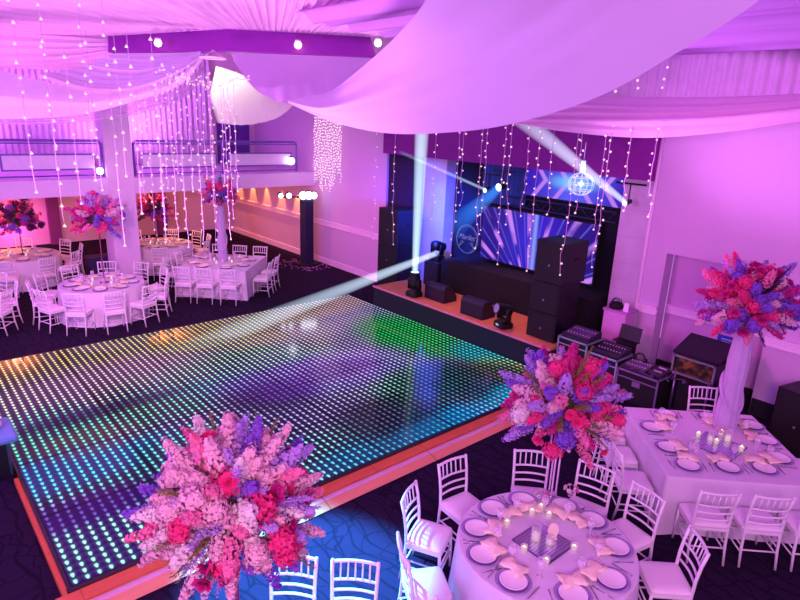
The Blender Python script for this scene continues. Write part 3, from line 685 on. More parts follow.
def setting(x, y, cx, cy, where, tbl, idx, full=True):
    """place setting with the diner side away from (cx, cy)"""
    d = V((cx - x, cy - y)).normalized(); s = V((-d.y, d.x)); rz = atan2(-d.x, d.y)
    def at(f, l): return x + d.x * f + s.x * l, y + d.y * f + s.y * l
    g = lambda w: '%s on the %s' % (w, tbl)
    W = (' at %s of the %s' % (where, tbl)) if where else ' laid on the ' + tbl
    item('charger_plate', ME['charger_plate'], x, y, TT, rz, 'round lilac charger plate' + W, 'plate', g('charger plates'))
    item('dinner_plate', ME['dinner_plate'], x, y, TT + 0.006, rz, 'white dinner plate' + W, 'plate', g('dinner plates'))
    r = random.Random(idx)
    a = at(0.15 + r.uniform(-.02, .02), r.uniform(-.07, .07)); item('folded_napkin', NAPM[idx % 4], a[0], a[1], TT + 0.002, rz + r.uniform(-.35, .35), 'folded peach napkin' + W, 'napkin', g('napkins'))
    if not full: return
    a = at(-0.01, 0.195); item('fork', ME['fork'], a[0], a[1], TT + .001, rz + r.uniform(-.1, .1), 'slim steel fork' + W, 'fork', g('forks'))
    a = at(-0.01, -0.195); item('knife', ME['knife'], a[0], a[1], TT + .001, rz + r.uniform(-.1, .1), 'slim steel knife' + W, 'knife', g('knives'))
    a = at(0.21, -0.15); item('wine_glass', ME['wine_glass'], a[0], a[1], TT + .001, 0, 'clear stemmed glass' + W, 'glass', g('glasses'))

# ------------------------------------------------------------------ table decoration
def votive(x, y, z, label, group=None, h=0.06):
    t = thing('votive_candle', label, 'candle', (x, y, z), 0, group)
    m = MB(); m.lathe([(0, 0), (0.03, 0), (0.036, 0.07), (0.034, 0.07), (0.028, 0.006), (0, 0.006)], 16); m.build('glass_cup', GLASS, t, True)
    m = MB(); m.lathe([(0.0, 0.007), (0.025, 0.007), (0.027, h - 0.012), (0.018, h - .004), (0, h - 0.006)], 14); m.build('wax', glow('lit_wax', (255, 232, 206), 1.15, (255, 205, 170)), t, True)
    m = MB(); m.lathe([(0, h - .006), (0.004, h + 0.002), (0.003, h + 0.009), (0, h + 0.015)], 8); m.build('flame', glow('flame', (255, 236, 190), 6.0), t, True)
    return t
def mirror_tile(x, y, half, rz, label):
    t = thing('mirror_tile', label, 'mirror', (x, y, TT), rz)
    m = MB(); m.box((0, 0, 0.005), (half * 2, half * 2, 0.008)); m.build('bevelled_edge' if False else 'backing_edge', mat('mirror_edge', (120, 110, 160), 0.25, 0.7), t)
    tt = NT('mirror_glass'); oo = tt.obj(); c = tt.xyz(oo)
    st = tt.smooth(tt.math('SINE', tt.math('MULTIPLY', tt.math('ADD', c[1], tt.math('MULTIPLY', tt.noise(oo, 14.0, 1.0), 0.02)), 190.0)), 0.2, 0.8)
    pp = tt.bsdf(tt.mix(tt.math('MULTIPLY', st, 0.6), lin((206, 184, 232)), lin((112, 92, 160))), 0.14, 0.55); mm = tt.done(pp.outputs[0])
    m = MB(); m.box((0, 0, 0.0105), (half * 2 - 0.02, half * 2 - 0.02, 0.003)); m.build('mirror_face', mm, t)
    return t

# ------------------------------------------------------------------ flowers
FC = {'blush': (250, 196, 216), 'hot_pink': (246, 56, 140), 'magenta': (204, 34, 140), 'purple': (140, 88, 214), 'lilac': (192, 156, 232), 'white': (252, 228, 232), 'rose': (248, 130, 180), 'olive': (150, 136, 78), 'moss': (78, 82, 46), 'plum': (84, 22, 96)}
PET = {k: mat(k + '_petal', c, 0.7, var=0.22, scale=30, trans=0.25) for k, c in FC.items()}
def floret(m, c, nrm, s, rnd, petals=5):
    n = nrm.normalized(); a = n.orthogonal().normalized(); b_ = n.cross(a); a0 = rnd.uniform(0, 6.28); vs = []; fs = []
    for k in range(petals):
        q = a0 + 2 * pi * k / petals; w = pi / petals * 0.95
        d = a * cos(q) + b_ * sin(q); l = a * cos(q - w) + b_ * sin(q - w); r = a * cos(q + w) + b_ * sin(q + w)
        i = len(vs); vs += [c, c + l * s * .62 + n * s * .25, c + d * s + n * s * rnd.uniform(.1, .5), c + r * s * .62 + n * s * .25]; fs.append((i, i + 1, i + 2, i + 3))
    m.add(vs, fs)
def mk_spray(kind, seed, cnt, s):
    rnd = random.Random(seed); m = MB()
    if kind == 'spike':
        for k in range(cnt):
            f = k / cnt; z = 0.04 + 0.27 * f; r = 0.062 * (1 - 0.75 * f ** 1.6) * rnd.uniform(0.6, 1.1); a = k * 2.4 + rnd.uniform(-.3, .3)
            d = V((cos(a), sin(a), 0.5)); floret(m, V((r * cos(a), r * sin(a), z + rnd.uniform(-.012, .012))), d + V((rnd.uniform(-.3, .3), rnd.uniform(-.3, .3), rnd.uniform(0, .5))), s * rnd.uniform(.75, 1.2), rnd)
        m.tube([(0, 0, 0), (0.004, 0, 0.16), (0, 0.004, 0.3)], [0.012, 0.010, 0.004], 5)
    elif kind == 'head':
        for k in range(cnt):
            z = 1 - 1.5 * (k + .5) / cnt; rr = sqrt(max(0, 1 - z * z)); a = k * 2.39996; R = 0.074 * rnd.uniform(.72, 1.22)
            d = V((rr * cos(a), rr * sin(a), z)); floret(m, V((0, 0, 0.19)) + d * R, d + V((rnd.uniform(-.3, .3), rnd.uniform(-.3, .3), 0)), s * rnd.uniform(.8, 1.25), rnd, 4)
        m.lathe([(0.0, 0.12), (0.035, 0.15), (0.048, 0.19), (0.035, 0.225), (0, 0.238)], 8); m.tube([(0, 0, 0), (0, 0, 0.14)], 0.01, 5)
    elif kind == 'bloom':
        for ring, (nn, R, tilt, sz) in enumerate(((9, .03, .5, 1.0), (8, .022, .9, .8), (6, .012, 1.5, .6))):
            for k in range(nn):
                a = 2 * pi * k / nn + ring * .4 + rnd.uniform(-.1, .1); d = V((cos(a), sin(a), 0)); t_ = V((-sin(a), cos(a), 0)); L = 0.052 * sz
                o = V((0, 0, 0.20 + ring * .008)) + d * R * .3; e = d * cos(tilt * .9) + V((0, 0, sin(tilt * .9)))
                i0 = [o - t_ * .008, o + t_ * .008, o + e * L * .6 + t_ * L * .52 + V((0, 0, rnd.uniform(-.01, .01))), o + e * L * .6 - t_ * L * .52, o + e * L + t_ * L * .28 + V((0, 0, rnd.uniform(-.012, .016))), o + e * L - t_ * L * .28 + V((0, 0, rnd.uniform(-.012, .016)))]
                m.add(i0, [(0, 1, 2, 3), (3, 2, 4, 5)])
        m.tube([(0, 0, 0), (0, 0, 0.2)], 0.008, 5)
    else:
        for k in range(cnt):
            f = k / cnt; z = 0.03 + 0.30 * f; a = k * 2.4; d = V((cos(a), sin(a), 0.75)).normalized(); L = s * 3.2 * (1.1 - .5 * f); p = V((rnd.uniform(-.008, .008), rnd.uniform(-.008, .008), z)); sd = d.cross(V((0, 0, 1))).normalized()
            m.add([p, p + d * L * .5 + sd * L * .2, p + d * L, p + d * L * .5 - sd * L * .2], [(0, 1, 2, 3)])
        m.tube([(0, 0, 0), (0.01, 0, 0.17), (0, 0, 0.33)], [0.006, 0.005, 0.002], 5)
    return m
SPR = {}
def spray_mesh(kind, colour, var, fine):
    key = (kind, colour, var, fine)
    if key not in SPR:
        cnt = {'spike': (130, 34), 'head': (110, 30), 'bloom': (0, 0), 'sprig': (90, 26)}[kind][0 if fine else 1]
        s = {'spike': (0.0165, 0.031), 'head': (0.0185, 0.034), 'bloom': (0, 0), 'sprig': (0.0125, 0.022)}[kind][0 if fine else 1]
        SPR[key] = mk_spray(kind, var * 17 + 3, cnt, s).mesh('flower_spray', PET[colour])
    return SPR[key]
def orient(o, loc, d, roll, sc):
    q = d.to_track_quat('Z', 'Y'); o.rotation_mode = 'QUATERNION'; o.rotation_quaternion = q @ Matrix.Rotation(roll, 3, 'Z').to_quaternion(); o.location = loc; o.scale = (sc, sc, sc)
def flowers(t, h, R, n, palette, seed, fine=True, zlow=-0.62):
    rnd = random.Random(seed); c = V((0, 0, h))
    m = MB(); m.lathe([(0, -0.22), (0.16, -0.17), (0.24, 0), (0.17, 0.17), (0, 0.23)], 14, c); m.build('floral_foam', PET['moss'], t, True)
    tot = sum(w for *_, w in palette)
    for k in range(n):
        z = 1 - (1 - zlow) * (k + .5) / n; rr = sqrt(max(0, 1 - z * z)); a = k * 2.39996 + seed; d = (V((rr * cos(a), rr * sin(a), z)) + V((rnd.uniform(-.12, .12), rnd.uniform(-.12, .12), rnd.uniform(-.1, .1)))).normalized()
        q = rnd.uniform(0, tot)
        for kind, colour, w in palette:
            q -= w
            if q <= 0: break
        L = {'spike': 0.31, 'head': 0.28, 'bloom': 0.26, 'sprig': 0.34}[kind]
        tip = R * rnd.uniform(.76, 1.14) * (1.06 if kind in ('spike', 'sprig') else .98); sc = rnd.uniform(.85, 1.2) * R / 0.54
        o = link('leaf_sprig' if kind == 'sprig' else 'flower_spray', spray_mesh(kind, colour, k % 3, fine), t)
        orient(o, c + d * (tip - L * sc), d, rnd.uniform(0, 6.28), sc)
P_BLUSH = [('spike', 'blush', 18), ('head', 'blush', 8), ('head', 'hot_pink', 7), ('spike', 'rose', 8), ('spike', 'purple', 5), ('spike', 'lilac', 8), ('sprig', 'olive', 15), ('bloom', 'magenta', 4), ('spike', 'white', 8), ('bloom', 'hot_pink', 4), ('sprig', 'lilac', 4)]
P_PINK = [('head', 'hot_pink', 7), ('bloom', 'hot_pink', 8), ('spike', 'hot_pink', 6), ('spike', 'purple', 9), ('head', 'purple', 4), ('spike', 'lilac', 9), ('spike', 'rose', 9), ('sprig', 'olive', 13), ('spike', 'blush', 8), ('spike', 'magenta', 4), ('head', 'white', 2)]
P_RED = [('head', 'hot_pink', 6), ('bloom', 'magenta', 7), ('spike', 'hot_pink', 8), ('spike', 'purple', 10), ('head', 'purple', 3), ('spike', 'rose', 9), ('spike', 'magenta', 7), ('sprig', 'plum', 9), ('spike', 'blush', 7), ('spike', 'lilac', 6)]
P_DARK = [('head', 'plum', 7), ('spike', 'magenta', 9), ('head', 'purple', 7), ('spike', 'plum', 5), ('bloom', 'hot_pink', 6), ('sprig', 'plum', 5), ('spike', 'rose', 3)]
def stand_rods(t, h):
    m = MB(); m.lathe([(0, 0), (0.07, 0), (0.075, 0.008), (0.07, 0.015), (0, 0.015)], 24); m.build('base_plate', CHROME, t, True)
    m = MB(); m.lathe([(0, h - .01), (0.12, h - .01), (0.12, h), (0, h)], 24); m.build('top_plate', CHROME, t, True)
    for k in range(4):
        a = pi / 4 + k * pi / 2; x, y = 0.058 * cos(a), 0.058 * sin(a); m = MB(); prof = []; z = 0.015
        while z < h - .01: prof += [(0.005, z), (0.012, z + .008), (0.012, z + .014), (0.005, z + .022)]; z += 0.024
        m.lathe(prof, 7, (x, y, 0)); m.build('beaded_rod', mat('crystal_rod', (226, 196, 226), 0.15, 0.3), t, True)
def stand_draped(t, h, r):
    m = MB(); n = 64; prof = []
    vs = []; fs = []; L = 14
    for j in range(L + 1):
        z = h * j / L; rr = r * (1.12 - 0.28 * (j / L) + 0.06 * sin(j * .9)); tw = 0.12 * j
        for k in range(n):
            a = 2 * pi * k / n; q = rr * (1 + 0.07 * sin(9 * a + tw) + 0.03 * sin(17 * a - tw)); vs.append((q * cos(a), q * sin(a), z))
    for j in range(L):
        for k in range(n): fs.append((j * n + k, j * n + (k + 1) % n, (j + 1) * n + (k + 1) % n, (j + 1) * n + k))
    m.add(vs, fs); m.build('sheer_drape', mat('sheer_white', (226, 206, 240), 0.8, trans=0.45), t, True)
    m = MB(); pts = [((r * 1.18) * cos(a), (r * 1.18) * sin(a), h * (0.34 + 0.16 * sin(a + .6))) for a in [2 * pi * k / 32 for k in range(33)]]; m.tube(pts, 0.022, 7); m.build('drape_swag', mat('sheer_white', (226, 206, 240), 0.8), t, True)
    m = MB(); m.tube([(0, 0, 0), (0, 0, h)], 0.03, 8); m.build('pole', WHITE, t)
def stand_pole(t, h):
    m = MB(); m.lathe([(0, 0), (0.10, 0), (0.09, 0.015), (0.014, 0.03), (0.012, h * .5), (0.02, h * .52), (0.012, h * .54), (0.014, h), (0, h)], 12); m.build('stand', mat('dark_rose_stand', (130, 60, 110), 0.4, 0.4), t, True)
def arrangement(x, y, label, stand, h, R, n, pal, seed, fine=True, arg=0.15, base=TT, zlow=-0.62, group=None):
    t = thing('flower_arrangement', label, 'flowers', (x, y, base), 0, group)
    dict(rods=lambda: stand_rods(t, h - R * .3), draped=lambda: stand_draped(t, h - R * .35, arg), pole=lambda: stand_pole(t, h - .1))[stand]()
    flowers(t, h, R, n, pal, seed, fine, zlow)
    return t

# ------------------------------------------------------------------ round table in front
CTR = (4.33, 2.64); RT = 'near round table'
table('round_banquet_table', CTR, 0.83, 0.3, 'round table under a white cloth beside the blue-lit carpet and the wooden edge', 3)
for ang, lab in ((117, 'the blue carpet, seen side-on'), (84, 'the blue carpet, next clockwise from the side-on one'), (43, 'the flower ball, partly under its blooms'), (13, 'the square table, next to the flower ball'), (-12, 'the square table, second from the flower ball'), (-44, 'the bottom right rim'), (152, 'the blue carpet, next anticlockwise from the side-on one'), (186, 'the lower left rim')):
    a = math.radians(ang); d = 1.16; p = (CTR[0] + d * cos(a), CTR[1] + d * sin(a))
    chair(p[0], p[1], face(p, CTR), 'white chair at the round table by ' + lab, 'chairs around the near round table')
CL = {124: 'the ten o\'clock place', 157: 'the nine o\'clock place', 90: 'the eleven o\'clock place', 57: 'the twelve o\'clock place', 25: 'the one o\'clock place', -8: 'the three o\'clock place', -44: 'the four o\'clock place', -85: 'the six o\'clock place', -124: 'the seven o\'clock place', 191: 'the eight o\'clock place'}
CL[20] = CL.pop(25)
for k, (ang, w) in enumerate(CL.items()):
    a = math.radians(ang); setting(CTR[0] + 0.66 * cos(a), CTR[1] + 0.66 * sin(a), CTR[0], CTR[1], w, RT, k)
mirror_tile(4.32, 2.66, 0.215, 0.0, 'square mirror tile at the centre of the near round table')
for k, (px, py, w) in enumerate(((532, 512, 'at the beaded flower stand foot, blue-carpet side'), (549, 515, 'at the beaded flower stand foot, aisle side'), (541, 507, 'right behind the beaded flower stand foot'), (524, 549, 'on the mirror tile by its left corner'), (574, 548, 'on the cloth past the mirror tile right corner'), (546, 561, 'on the front corner of the mirror tile'), (507, 523, 'on the cloth near the ten o\'clock place'))):
    q = FL(px, py, TT + 0.03); on = abs(q.x - 4.32) < .21 and abs(q.y - 2.66) < .21
    votive(q.x, q.y, TT + (0.012 if on else 0.001), 'lit votive candle ' + w, 'votives on the near round table')
def jar(x, y, z, label, r, h, me='glass'):
    t = thing('glass_vase', label, 'vase', (x, y, z))
    m = MB(); m.lathe([(0, 0), (r * .9, 0), (r, 0.01), (r, h), (r - .004, h), (r - .006, 0.012), (0, 0.012)], 20); m.build('vessel', GLASS, t, True)
    m = MB(); m.lathe([(0, 0.012), (r - .012, 0.012), (r - .012, h * .45), (0, h * .5)], 16); m.build('candle_fill', glow('lit_wax', (255, 232, 206), 1.15, (255, 205, 170)), t, True)
    return t
jar(4.27, 2.72, TT + .012, 'clear glass vase in the middle of the round table mirror tile', 0.045, 0.18)
jar(4.33, 2.60, TT + .012, 'low glass jar with a lit candle on the round table mirror', 0.04, 0.09)
t = thing('menu_card', 'cream rounded card standing on the round table mirror tile', 'card', (4.43, 2.64, TT + .012), -0.75)
m = MB(); pts = [(0.055 * cos(q) * (1 if abs(cos(q)) < .8 else .95), 0, 0.085 + 0.085 * sin(q)) for q in [2 * pi * k / 24 for k in range(24)]]
m.add([(x, -0.004, z) for x, y, z in pts] + [(x, 0.004, z) for x, y, z in pts], [tuple(range(24)), tuple(range(24, 48))[::-1]] + [(k, k + 24, (k + 1) % 24 + 24, (k + 1) % 24) for k in range(24)]); m.build('card_face', mat('cream_card', (250, 226, 210), 0.6), t)
m = MB(); m.box((0, 0, 0.004), (0.09, 0.05, 0.008)); m.build('foot', mat('cream_card', (250, 226, 210), 0.6), t)
fb = FL(550, 494, TT)
arrangement(fb.x, fb.y, 'pink, red and purple flower ball on a beaded stand over the near round table', 'rods', 1.08, 0.60, 150, P_PINK, 5)
def posy(x, y, label, seed):
    t = thing('small_posy', label, 'flowers', (x, y, TT)); rnd = random.Random(seed)
    m = MB(); m.lathe([(0, 0), (0.03, 0), (0.04, 0.05), (0, 0.05)], 10); m.build('bowl', GLASS, t, True)
    for k in range(7):
        o = link('rose_bloom', spray_mesh('bloom', ('blush', 'white', 'rose')[k % 3], k % 3, True), t); a = k * 2.4; d = V((cos(a) * .7, sin(a) * .7, 0.8)).normalized(); orient(o, V((0, 0, 0.02)), d, k, 0.45)
posy(fb.x - 0.19, fb.y - 0.02, 'small pale posy at the foot of the beaded flower stand', 1); posy(fb.x + 0.15, fb.y - 0.16, 'small blush posy behind the candles by the beaded stand', 2)

# ------------------------------------------------------------------ square table at the right
SQ = V((7.68, 2.45)); HS = 0.88; A45 = pi / 4; ST = 'near square table'
table('square_banquet_table', SQ, HS, A45, 'square table under a white cloth beside the flight cases', 4)
def edge(ctr, half, k, off, out):
    """k: 0 = -x-y side, 1 = -x+y, 2 = +x+y, 3 = +x-y; off along the edge, out beyond it"""
    n = V(((-1, -1), (-1, 1), (1, 1), (1, -1))[k]).normalized(); s = V((n.y, -n.x)); return V(ctr) + n * (half + out) + s * off
labs = {(0, -0.54): 'end chair in the front row of the near square table, towards the round table', (0, 0.02): 'middle chair of the front row at the near square table', (0, 0.58): 'last chair of the front row at the near square table, cut by the frame',
        (1, -0.55): 'chair on the near square table\'s aisle side, seat by the cloth corner', (1, 0.05): 'chair on the aisle side of the near square table, behind the pink flower ball', (1, 0.62): 'far chair on the aisle side of the near square table, under the controller case',
        (2, 0.40): 'back chair of the near square table between flight case and draped stand', (3, -0.05): 'chair on the wall side of the near square table by the black speaker'}
for (k, off), lab in labs.items():
    p = edge(SQ, HS, k, -off if k == 0 else off, 0.262); chair(p.x, p.y, face(p, p - (V(edge(SQ, HS, k, 0, 1)) - SQ)), 'white ' + lab, 'chairs around the near square table')
for k, (px, py, w) in enumerate(((652, 428, 'the far corner'), (668, 448, 'the aisle side middle'), (688, 466, 'the front corner'), (728, 468, 'the front side middle'), (764, 469, 'the front side end'), (779, 459, 'the wall side, frame end'), (766, 441, 'the wall side middle'), (752, 426, 'the wall side far end'), (666, 415, 'the back side, flight-case end'), (709, 418, 'the back side, stand end'))):
    q = FL(px, py, TT)
    side = (1, 1, 0, 0, 0, 3, 3, 3, 2, 2)[k]; n = V(((-1, -1), (-1, 1), (1, 1), (1, -1))[side]).normalized(); setting(q.x, q.y, q.x - n.x, q.y - n.y, w, ST, 20 + k)
mc = FL(718, 446, TT); mirror_tile(mc.x, mc.y, 0.26, 0.0, 'square mirror tile at the centre of the near square table')
for px, py, w in ((698, 436, 'on the corner of the square table mirror towards the aisle'), (721, 434, 'on the square table behind the mirror, before the draped stand'), (741, 450, 'on the square table mirror corner towards the frame edge'), (716, 443, 'in the middle of the square table mirror')):
    q = FL(px, py, TT + .03); votive(q.x, q.y, TT + .013, 'pale lit votive candle ' + w, 'votives on the near square table', 0.075)
q = FL(727, 442, TT); jar(q.x, q.y, TT + .013, 'clear glass vase on the near square table mirror', 0.045, 0.16)
q = FL(710, 441, TT); jar(q.x, q.y, TT + .013, 'low candle jar on the near square table mirror, aisle half', 0.04, 0.10)
q = FL(724, 427, TT)
arrangement(q.x, q.y, 'magenta and purple flower ball on a sheer draped column over the near square table', 'draped', 1.75, 0.60, 150, P_RED, 9, arg=0.125)
posy(q.x - 0.30, q.y - 0.08, 'small pale posy at the foot of the draped column', 3)

# ------------------------------------------------------------------ table of the big foreground arrangement
BQ = V((1.36, 2.72))
table('square_banquet_table', BQ, HS, A45, 'square table under the big blush flower ball at the bottom of the view', 8)
for off, w in ((-0.13, 'half hidden by the big blush flower ball'), (0.41, 'on the blue carpet next to the big blush flower ball')):
    p = edge(BQ, HS, 2, off, 0.262); 
    chair(p.x, p.y, face(p, p - (V(edge(BQ, HS, 2, 0, 1)) - BQ)), 'white chiavari chair back ' + w, 'chairs at the big blush arrangement')
bp = DP(233, 508, 3.55)
arrangement(bp.x, bp.y, 'big blush, pink and lilac flower ball close to the camera before the dance floor', 'pole', bp.z - TT, 0.50, 200, P_BLUSH, 2, zlow=-0.7)

# ------------------------------------------------------------------ tables at the far end
def far_round(c, r, label, tbl, chairs, n_set, seed, where):
    table('round_banquet_table', c, r, 0.2, label, seed)
    for k, a in enumerate(chairs):
        a = math.radians(a); p = (c[0] + (r + .31) * cos(a), c[1] + (r + .31) * sin(a)); chair(p[0], p[1], face(p, c), 'white chiavari chair drawn up to the ' + tbl, 'chairs around the ' + tbl, False)
    for k in range(n_set):
        a = 2 * pi * k / n_set + .2; setting(c[0] + (r - .24) * cos(a), c[1] + (r - .24) * sin(a), c[0], c[1], '', tbl, 60 + k, False)
C1 = (3.62, 14.35)
far_round(C1, 0.88, 'round white-clothed table between the dance floor and the balcony column', 'round table before the white column', (200, 232, 264, 296, 328, 2, 36, 70, 104, 138, 168), 9, 11, '')
C2 = (0.6, 15.05)
far_round(C2, 0.9, 'round white-clothed table cut by the frame edge beyond the dance floor', 'round table cut by the frame edge', (-5, -38, -70, 28, 62), 6, 12, '')
C3 = (2.65, 18.3)
far_round(C3, 0.95, 'round white-clothed table under the balcony before the pink-lit wall', 'round table before the pink-lit wall', (-75, -40, -5, 30, 75, 110, 250), 7, 13, '')
C4 = (6.25, 18.0)
far_round(C4, 0.9, 'round amber-lit table under the balcony right of the column', 'amber-lit round table under the balcony', (-80, -45, -10, 20, 55, 100, 215, 250), 8, 14, '')
C5 = V((6.78, 14.85)); T5 = 'far square table'
table('square_banquet_table', C5, 0.88, A45, 'far square white-clothed table before the amber-lit wall and black light column', 15)
for k, offl in ((0, (-0.6, 0.0, 0.55)), (3, (-0.35, 0.3)), (2, (-0.6, 0.0, 0.6)), (1, (-0.35, 0.35))):
    for off in offl:
        p = edge(C5, 0.88, k, off, 0.262); chair(p.x, p.y, face(p, p - (V(edge(C5, .88, k, 0, 1)) - C5)), 'white chiavari chair drawn up to the ' + T5, 'chairs around the ' + T5, False)
    for off in (-0.32, 0.32):
        p = edge(C5, 0.88, k, off, -0.22); setting(p.x, p.y, C5.x, C5.y, '', T5, int(80 + off * 4 + k), False)
for c, n, w in ((C4, 12, 'amber-lit round table under the balcony'), (C1, 9, 'round table before the white column'), (C3, 8, 'round table before the pink-lit wall'), ((C5.x, C5.y), 8, 'far square table')):
    for k in range(n):
        a = 2 * pi * k / n + .35; o = item('wine_glass', ME['wine_glass'], c[0] + .44 * cos(a), c[1] + .44 * sin(a), TT + .001, 0, 'small stemmed glass standing on the ' + w, 'glass', 'glasses on the ' + w)
def fz(px, py, c): # height of a pixel over a spot
    r = ray(px, py); s = sqrt((c[0] ** 2 + c[1] ** 2) / (r.x ** 2 + r.y ** 2)); return H + r.z * s
arrangement(C3[0] + .1, C3[1], 'dark plum and red flower ball on a thin stand before the pink-lit wall', 'pole', fz(31, 218, C3) - TT, 0.58, 64, P_DARK, 21, False)
arrangement(C1[0] + .05, C1[1], 'magenta and purple flower ball on a thin stand before the white column', 'pole', fz(103, 218, C1) - TT, 0.58, 70, P_RED, 22, False)
arrangement(C4[0] - .1, C4[1], 'dark plum flower ball on a thin stand over the amber-lit table', 'pole', fz(154, 209, C4) - TT, 0.54, 60, P_DARK, 23, False)
arrangement(C5.x + .05, C5.y + .1, 'magenta flower ball on a white draped column over the far square table', 'draped', fz(221, 195, C5) - TT, 0.50, 60, P_RED, 24, False, arg=0.10)
for c, n, w in ((C4, 7, 'amber-lit round table under the balcony'), (C1, 4, 'round table before the white column'), (C3, 4, 'round table before the pink-lit wall'), (C5, 4, 'far square table')):
    for k in range(n):
        a = 2 * pi * k / n + .5; votive(c[0] + .28 * cos(a), c[1] + .28 * sin(a), TT + .001, 'tiny glowing votive candle on the ' + w, 'votives on the ' + w)

# ------------------------------------------------------------------ drapes
def drape_mat(name, rgb, tr=0.35):
    return mat(name, rgb, 0.9, var=0.03, scale=0.8, trans=tr)
D_PINK = drape_mat('pink_voile', (240, 206, 236)); D_LIL = drape_mat('lilac_voile', (224, 200, 238)); D_WHITE = drape_mat('white_voile', (244, 230, 246), 0.5)
def pleats(n, amp, seed=0, along='v', grow=None):
    r = random.Random(seed); ph = r.uniform(0, 6); p2 = r.uniform(0, 6)
    def f(u, v):
        w = v if along == 'v' else u
        g = 1.0 if grow is None else grow(u, v)
        return amp * g * (0.6 * sin(2 * pi * n * w + ph + 2.0 * sin(2 * pi * w * 1.7 + p2)) + 0.4 * sin(2 * pi * n * 1.73 * w + p2) )
    return f
def px(*pts): return [DP(x, y, d) for x, y, d in pts]
# purple ceiling beam in two lengths
t = thing('ceiling_beam', 'purple beam crossing the ceiling where the drapes gather', 'beam', (0, 0, 0))
BM = mat('purple_beam', (126, 18, 146), 0.7, var=0.15)
def slab_between(a0, a1, b0, b1, depth):
    m = MB(); back = (ROT @ V((0, 0, -1))); back.z = 0; back.normalize(); vs = [a0, a1, b1, b0]; vs += [v + back * depth for v in vs]
    m.add(vs, [(0, 3, 2, 1), (4, 5, 6, 7), (0, 1, 5, 4), (2, 3, 7, 6), (1, 2, 6, 5), (3, 0, 4, 7)]); return m
BA = px((108, 36, 11.2), (228, 29, 11.0), (370, 37, 11.0)); BB = px((108, 52, 11.2), (228, 51, 11.0), (376, 57, 11.0))
slab_between(BA[0], BA[1], BB[0], BB[1], 0.35).build('beam_length', BM, t); slab_between(BA[1], BA[2], BB[1], BB[2], 0.35).build('beam_length', BM, t)
for (x, y, lab) in ((158, 43, 'round warm lamp on the purple ceiling beam between light strings'), (298, 45, 'round lamp on the bare length of the purple ceiling beam'), (378, 43, 'small yellowish lamp at the end of the purple ceiling beam')):
    l = thing('beam_lamp', lab, 'lamp', DP(x, y, 10.9)); 
    m = MB(); m.lathe([(0, -0.07), (0.05, -0.05), (0.07, 0), (0.05, 0.05), (0, 0.07)], 12); m.build('bulb', glow('warm_lamp', (255, 236, 200), 5.0, (255, 180, 200)), l, True)
    m = MB(); m.lathe([(0.05, 0.05), (0.06, 0.08), (0, 0.09)], 12); m.build('socket', WHITE, l, True)
def drape(name, label, ribs, nu, nv, m, disp=None, sag=None):
    o = loft(name, ribs, nu, nv, m, None, disp, sag); return tag(o, label, 'drape', None)
hub = [BA[0].lerp(BA[1], k / 3) for k in range(3)] + [BA[1].lerp(BA[2], k / 5) for k in range(6)]
outp = [(-420, 0, 9.0), (-330, -70, 8.0), (-170, -110, 7.0), (20, -130, 6.2), (190, -140, 5.8), (330, -140, 5.6), (470, -130, 5.8), (600, -90, 6.4), (640, -20, 7.5)]
outp = [DP(x, y, d) for x, y, d in outp]
drape('ceiling_drape', 'pink pleated drape fanning out from the purple ceiling beam', [[a + V((0, 0, 0.02)), a.lerp(b_, .5) - V((0, 0, 0.12)), b_] for a, b_ in zip(hub, outp)], 40, 420, D_PINK, pleats(46, 0.085, 3, 'v', lambda u, v: 0.25 + 0.9 * u))
drape('ceiling_drape', 'lilac pleated drape stretching from the beam end across the left ceiling', [px((112, 30, 11.3), (40, 14, 11.0), (-60, -8, 10.6), (-160, -30, 10)), px((112, 42, 11.3), (40, 36, 11.3), (-60, 28, 11.3), (-160, 20, 11)), px((112, 52, 11.3), (60, 60, 11.6), (0, 62, 11.9), (-160, 66, 12)), px((112, 62, 11.6), (60, 70, 12), (0, 68, 12.4), (-160, 74, 12.5))], 50, 160, D_PINK, pleats(11, 0.06, 5, 'v'))
# swags on the left
drape('swag_drape', 'pale voile swag hanging under the left half of the purple beam', [px((116, 53, 11.0), (158, 53, 10.9), (201, 52, 10.9)), px((84, 66, 11.0), (140, 72, 10.8), (199, 56, 10.8)), px((36, 76, 11.0), (84, 90, 10.8), (130, 90, 10.7), (172, 76, 10.7), (199, 58, 10.8))], 50, 60, D_LIL, pleats(6, 0.03, 8, 'v'))
drape('swag_drape', 'wide white voile swag sagging across the left side before the balcony', [px((201, 56, 10.6), (178, 76, 10.4), (130, 91, 10.2), (85, 90, 10.1), (40, 80, 10.0), (0, 70, 10.0), (-80, 48, 10)), px((202, 58, 10.6), (178, 80, 10.3), (138, 95, 10.0), (95, 102, 9.9), (50, 100, 9.8), (0, 95, 9.8), (-80, 80, 9.8)), px((203, 60, 10.6), (180, 85, 10.4), (140, 100, 10.2), (100, 111, 10.1), (60, 117, 10.0), (0, 119, 10.0), (-80, 116, 10))], 70, 40, D_WHITE, pleats(2, 0.012, 9, 'v'))
drape('swag_drape', 'faint second voile swag low behind the wide left swag', [px((203, 66, 12.6), (170, 92, 12.4), (110, 104, 12.4), (40, 112, 12.4), (-60, 110, 12.4)), px((206, 70, 12.6), (180, 100, 12.4), (120, 117, 12.4), (40, 124, 12.4), (-60, 122, 12.4))], 60, 30, sheer('thin_voile', (236, 206, 242), 0.55), pleats(3, 0.03, 19, 'v'))
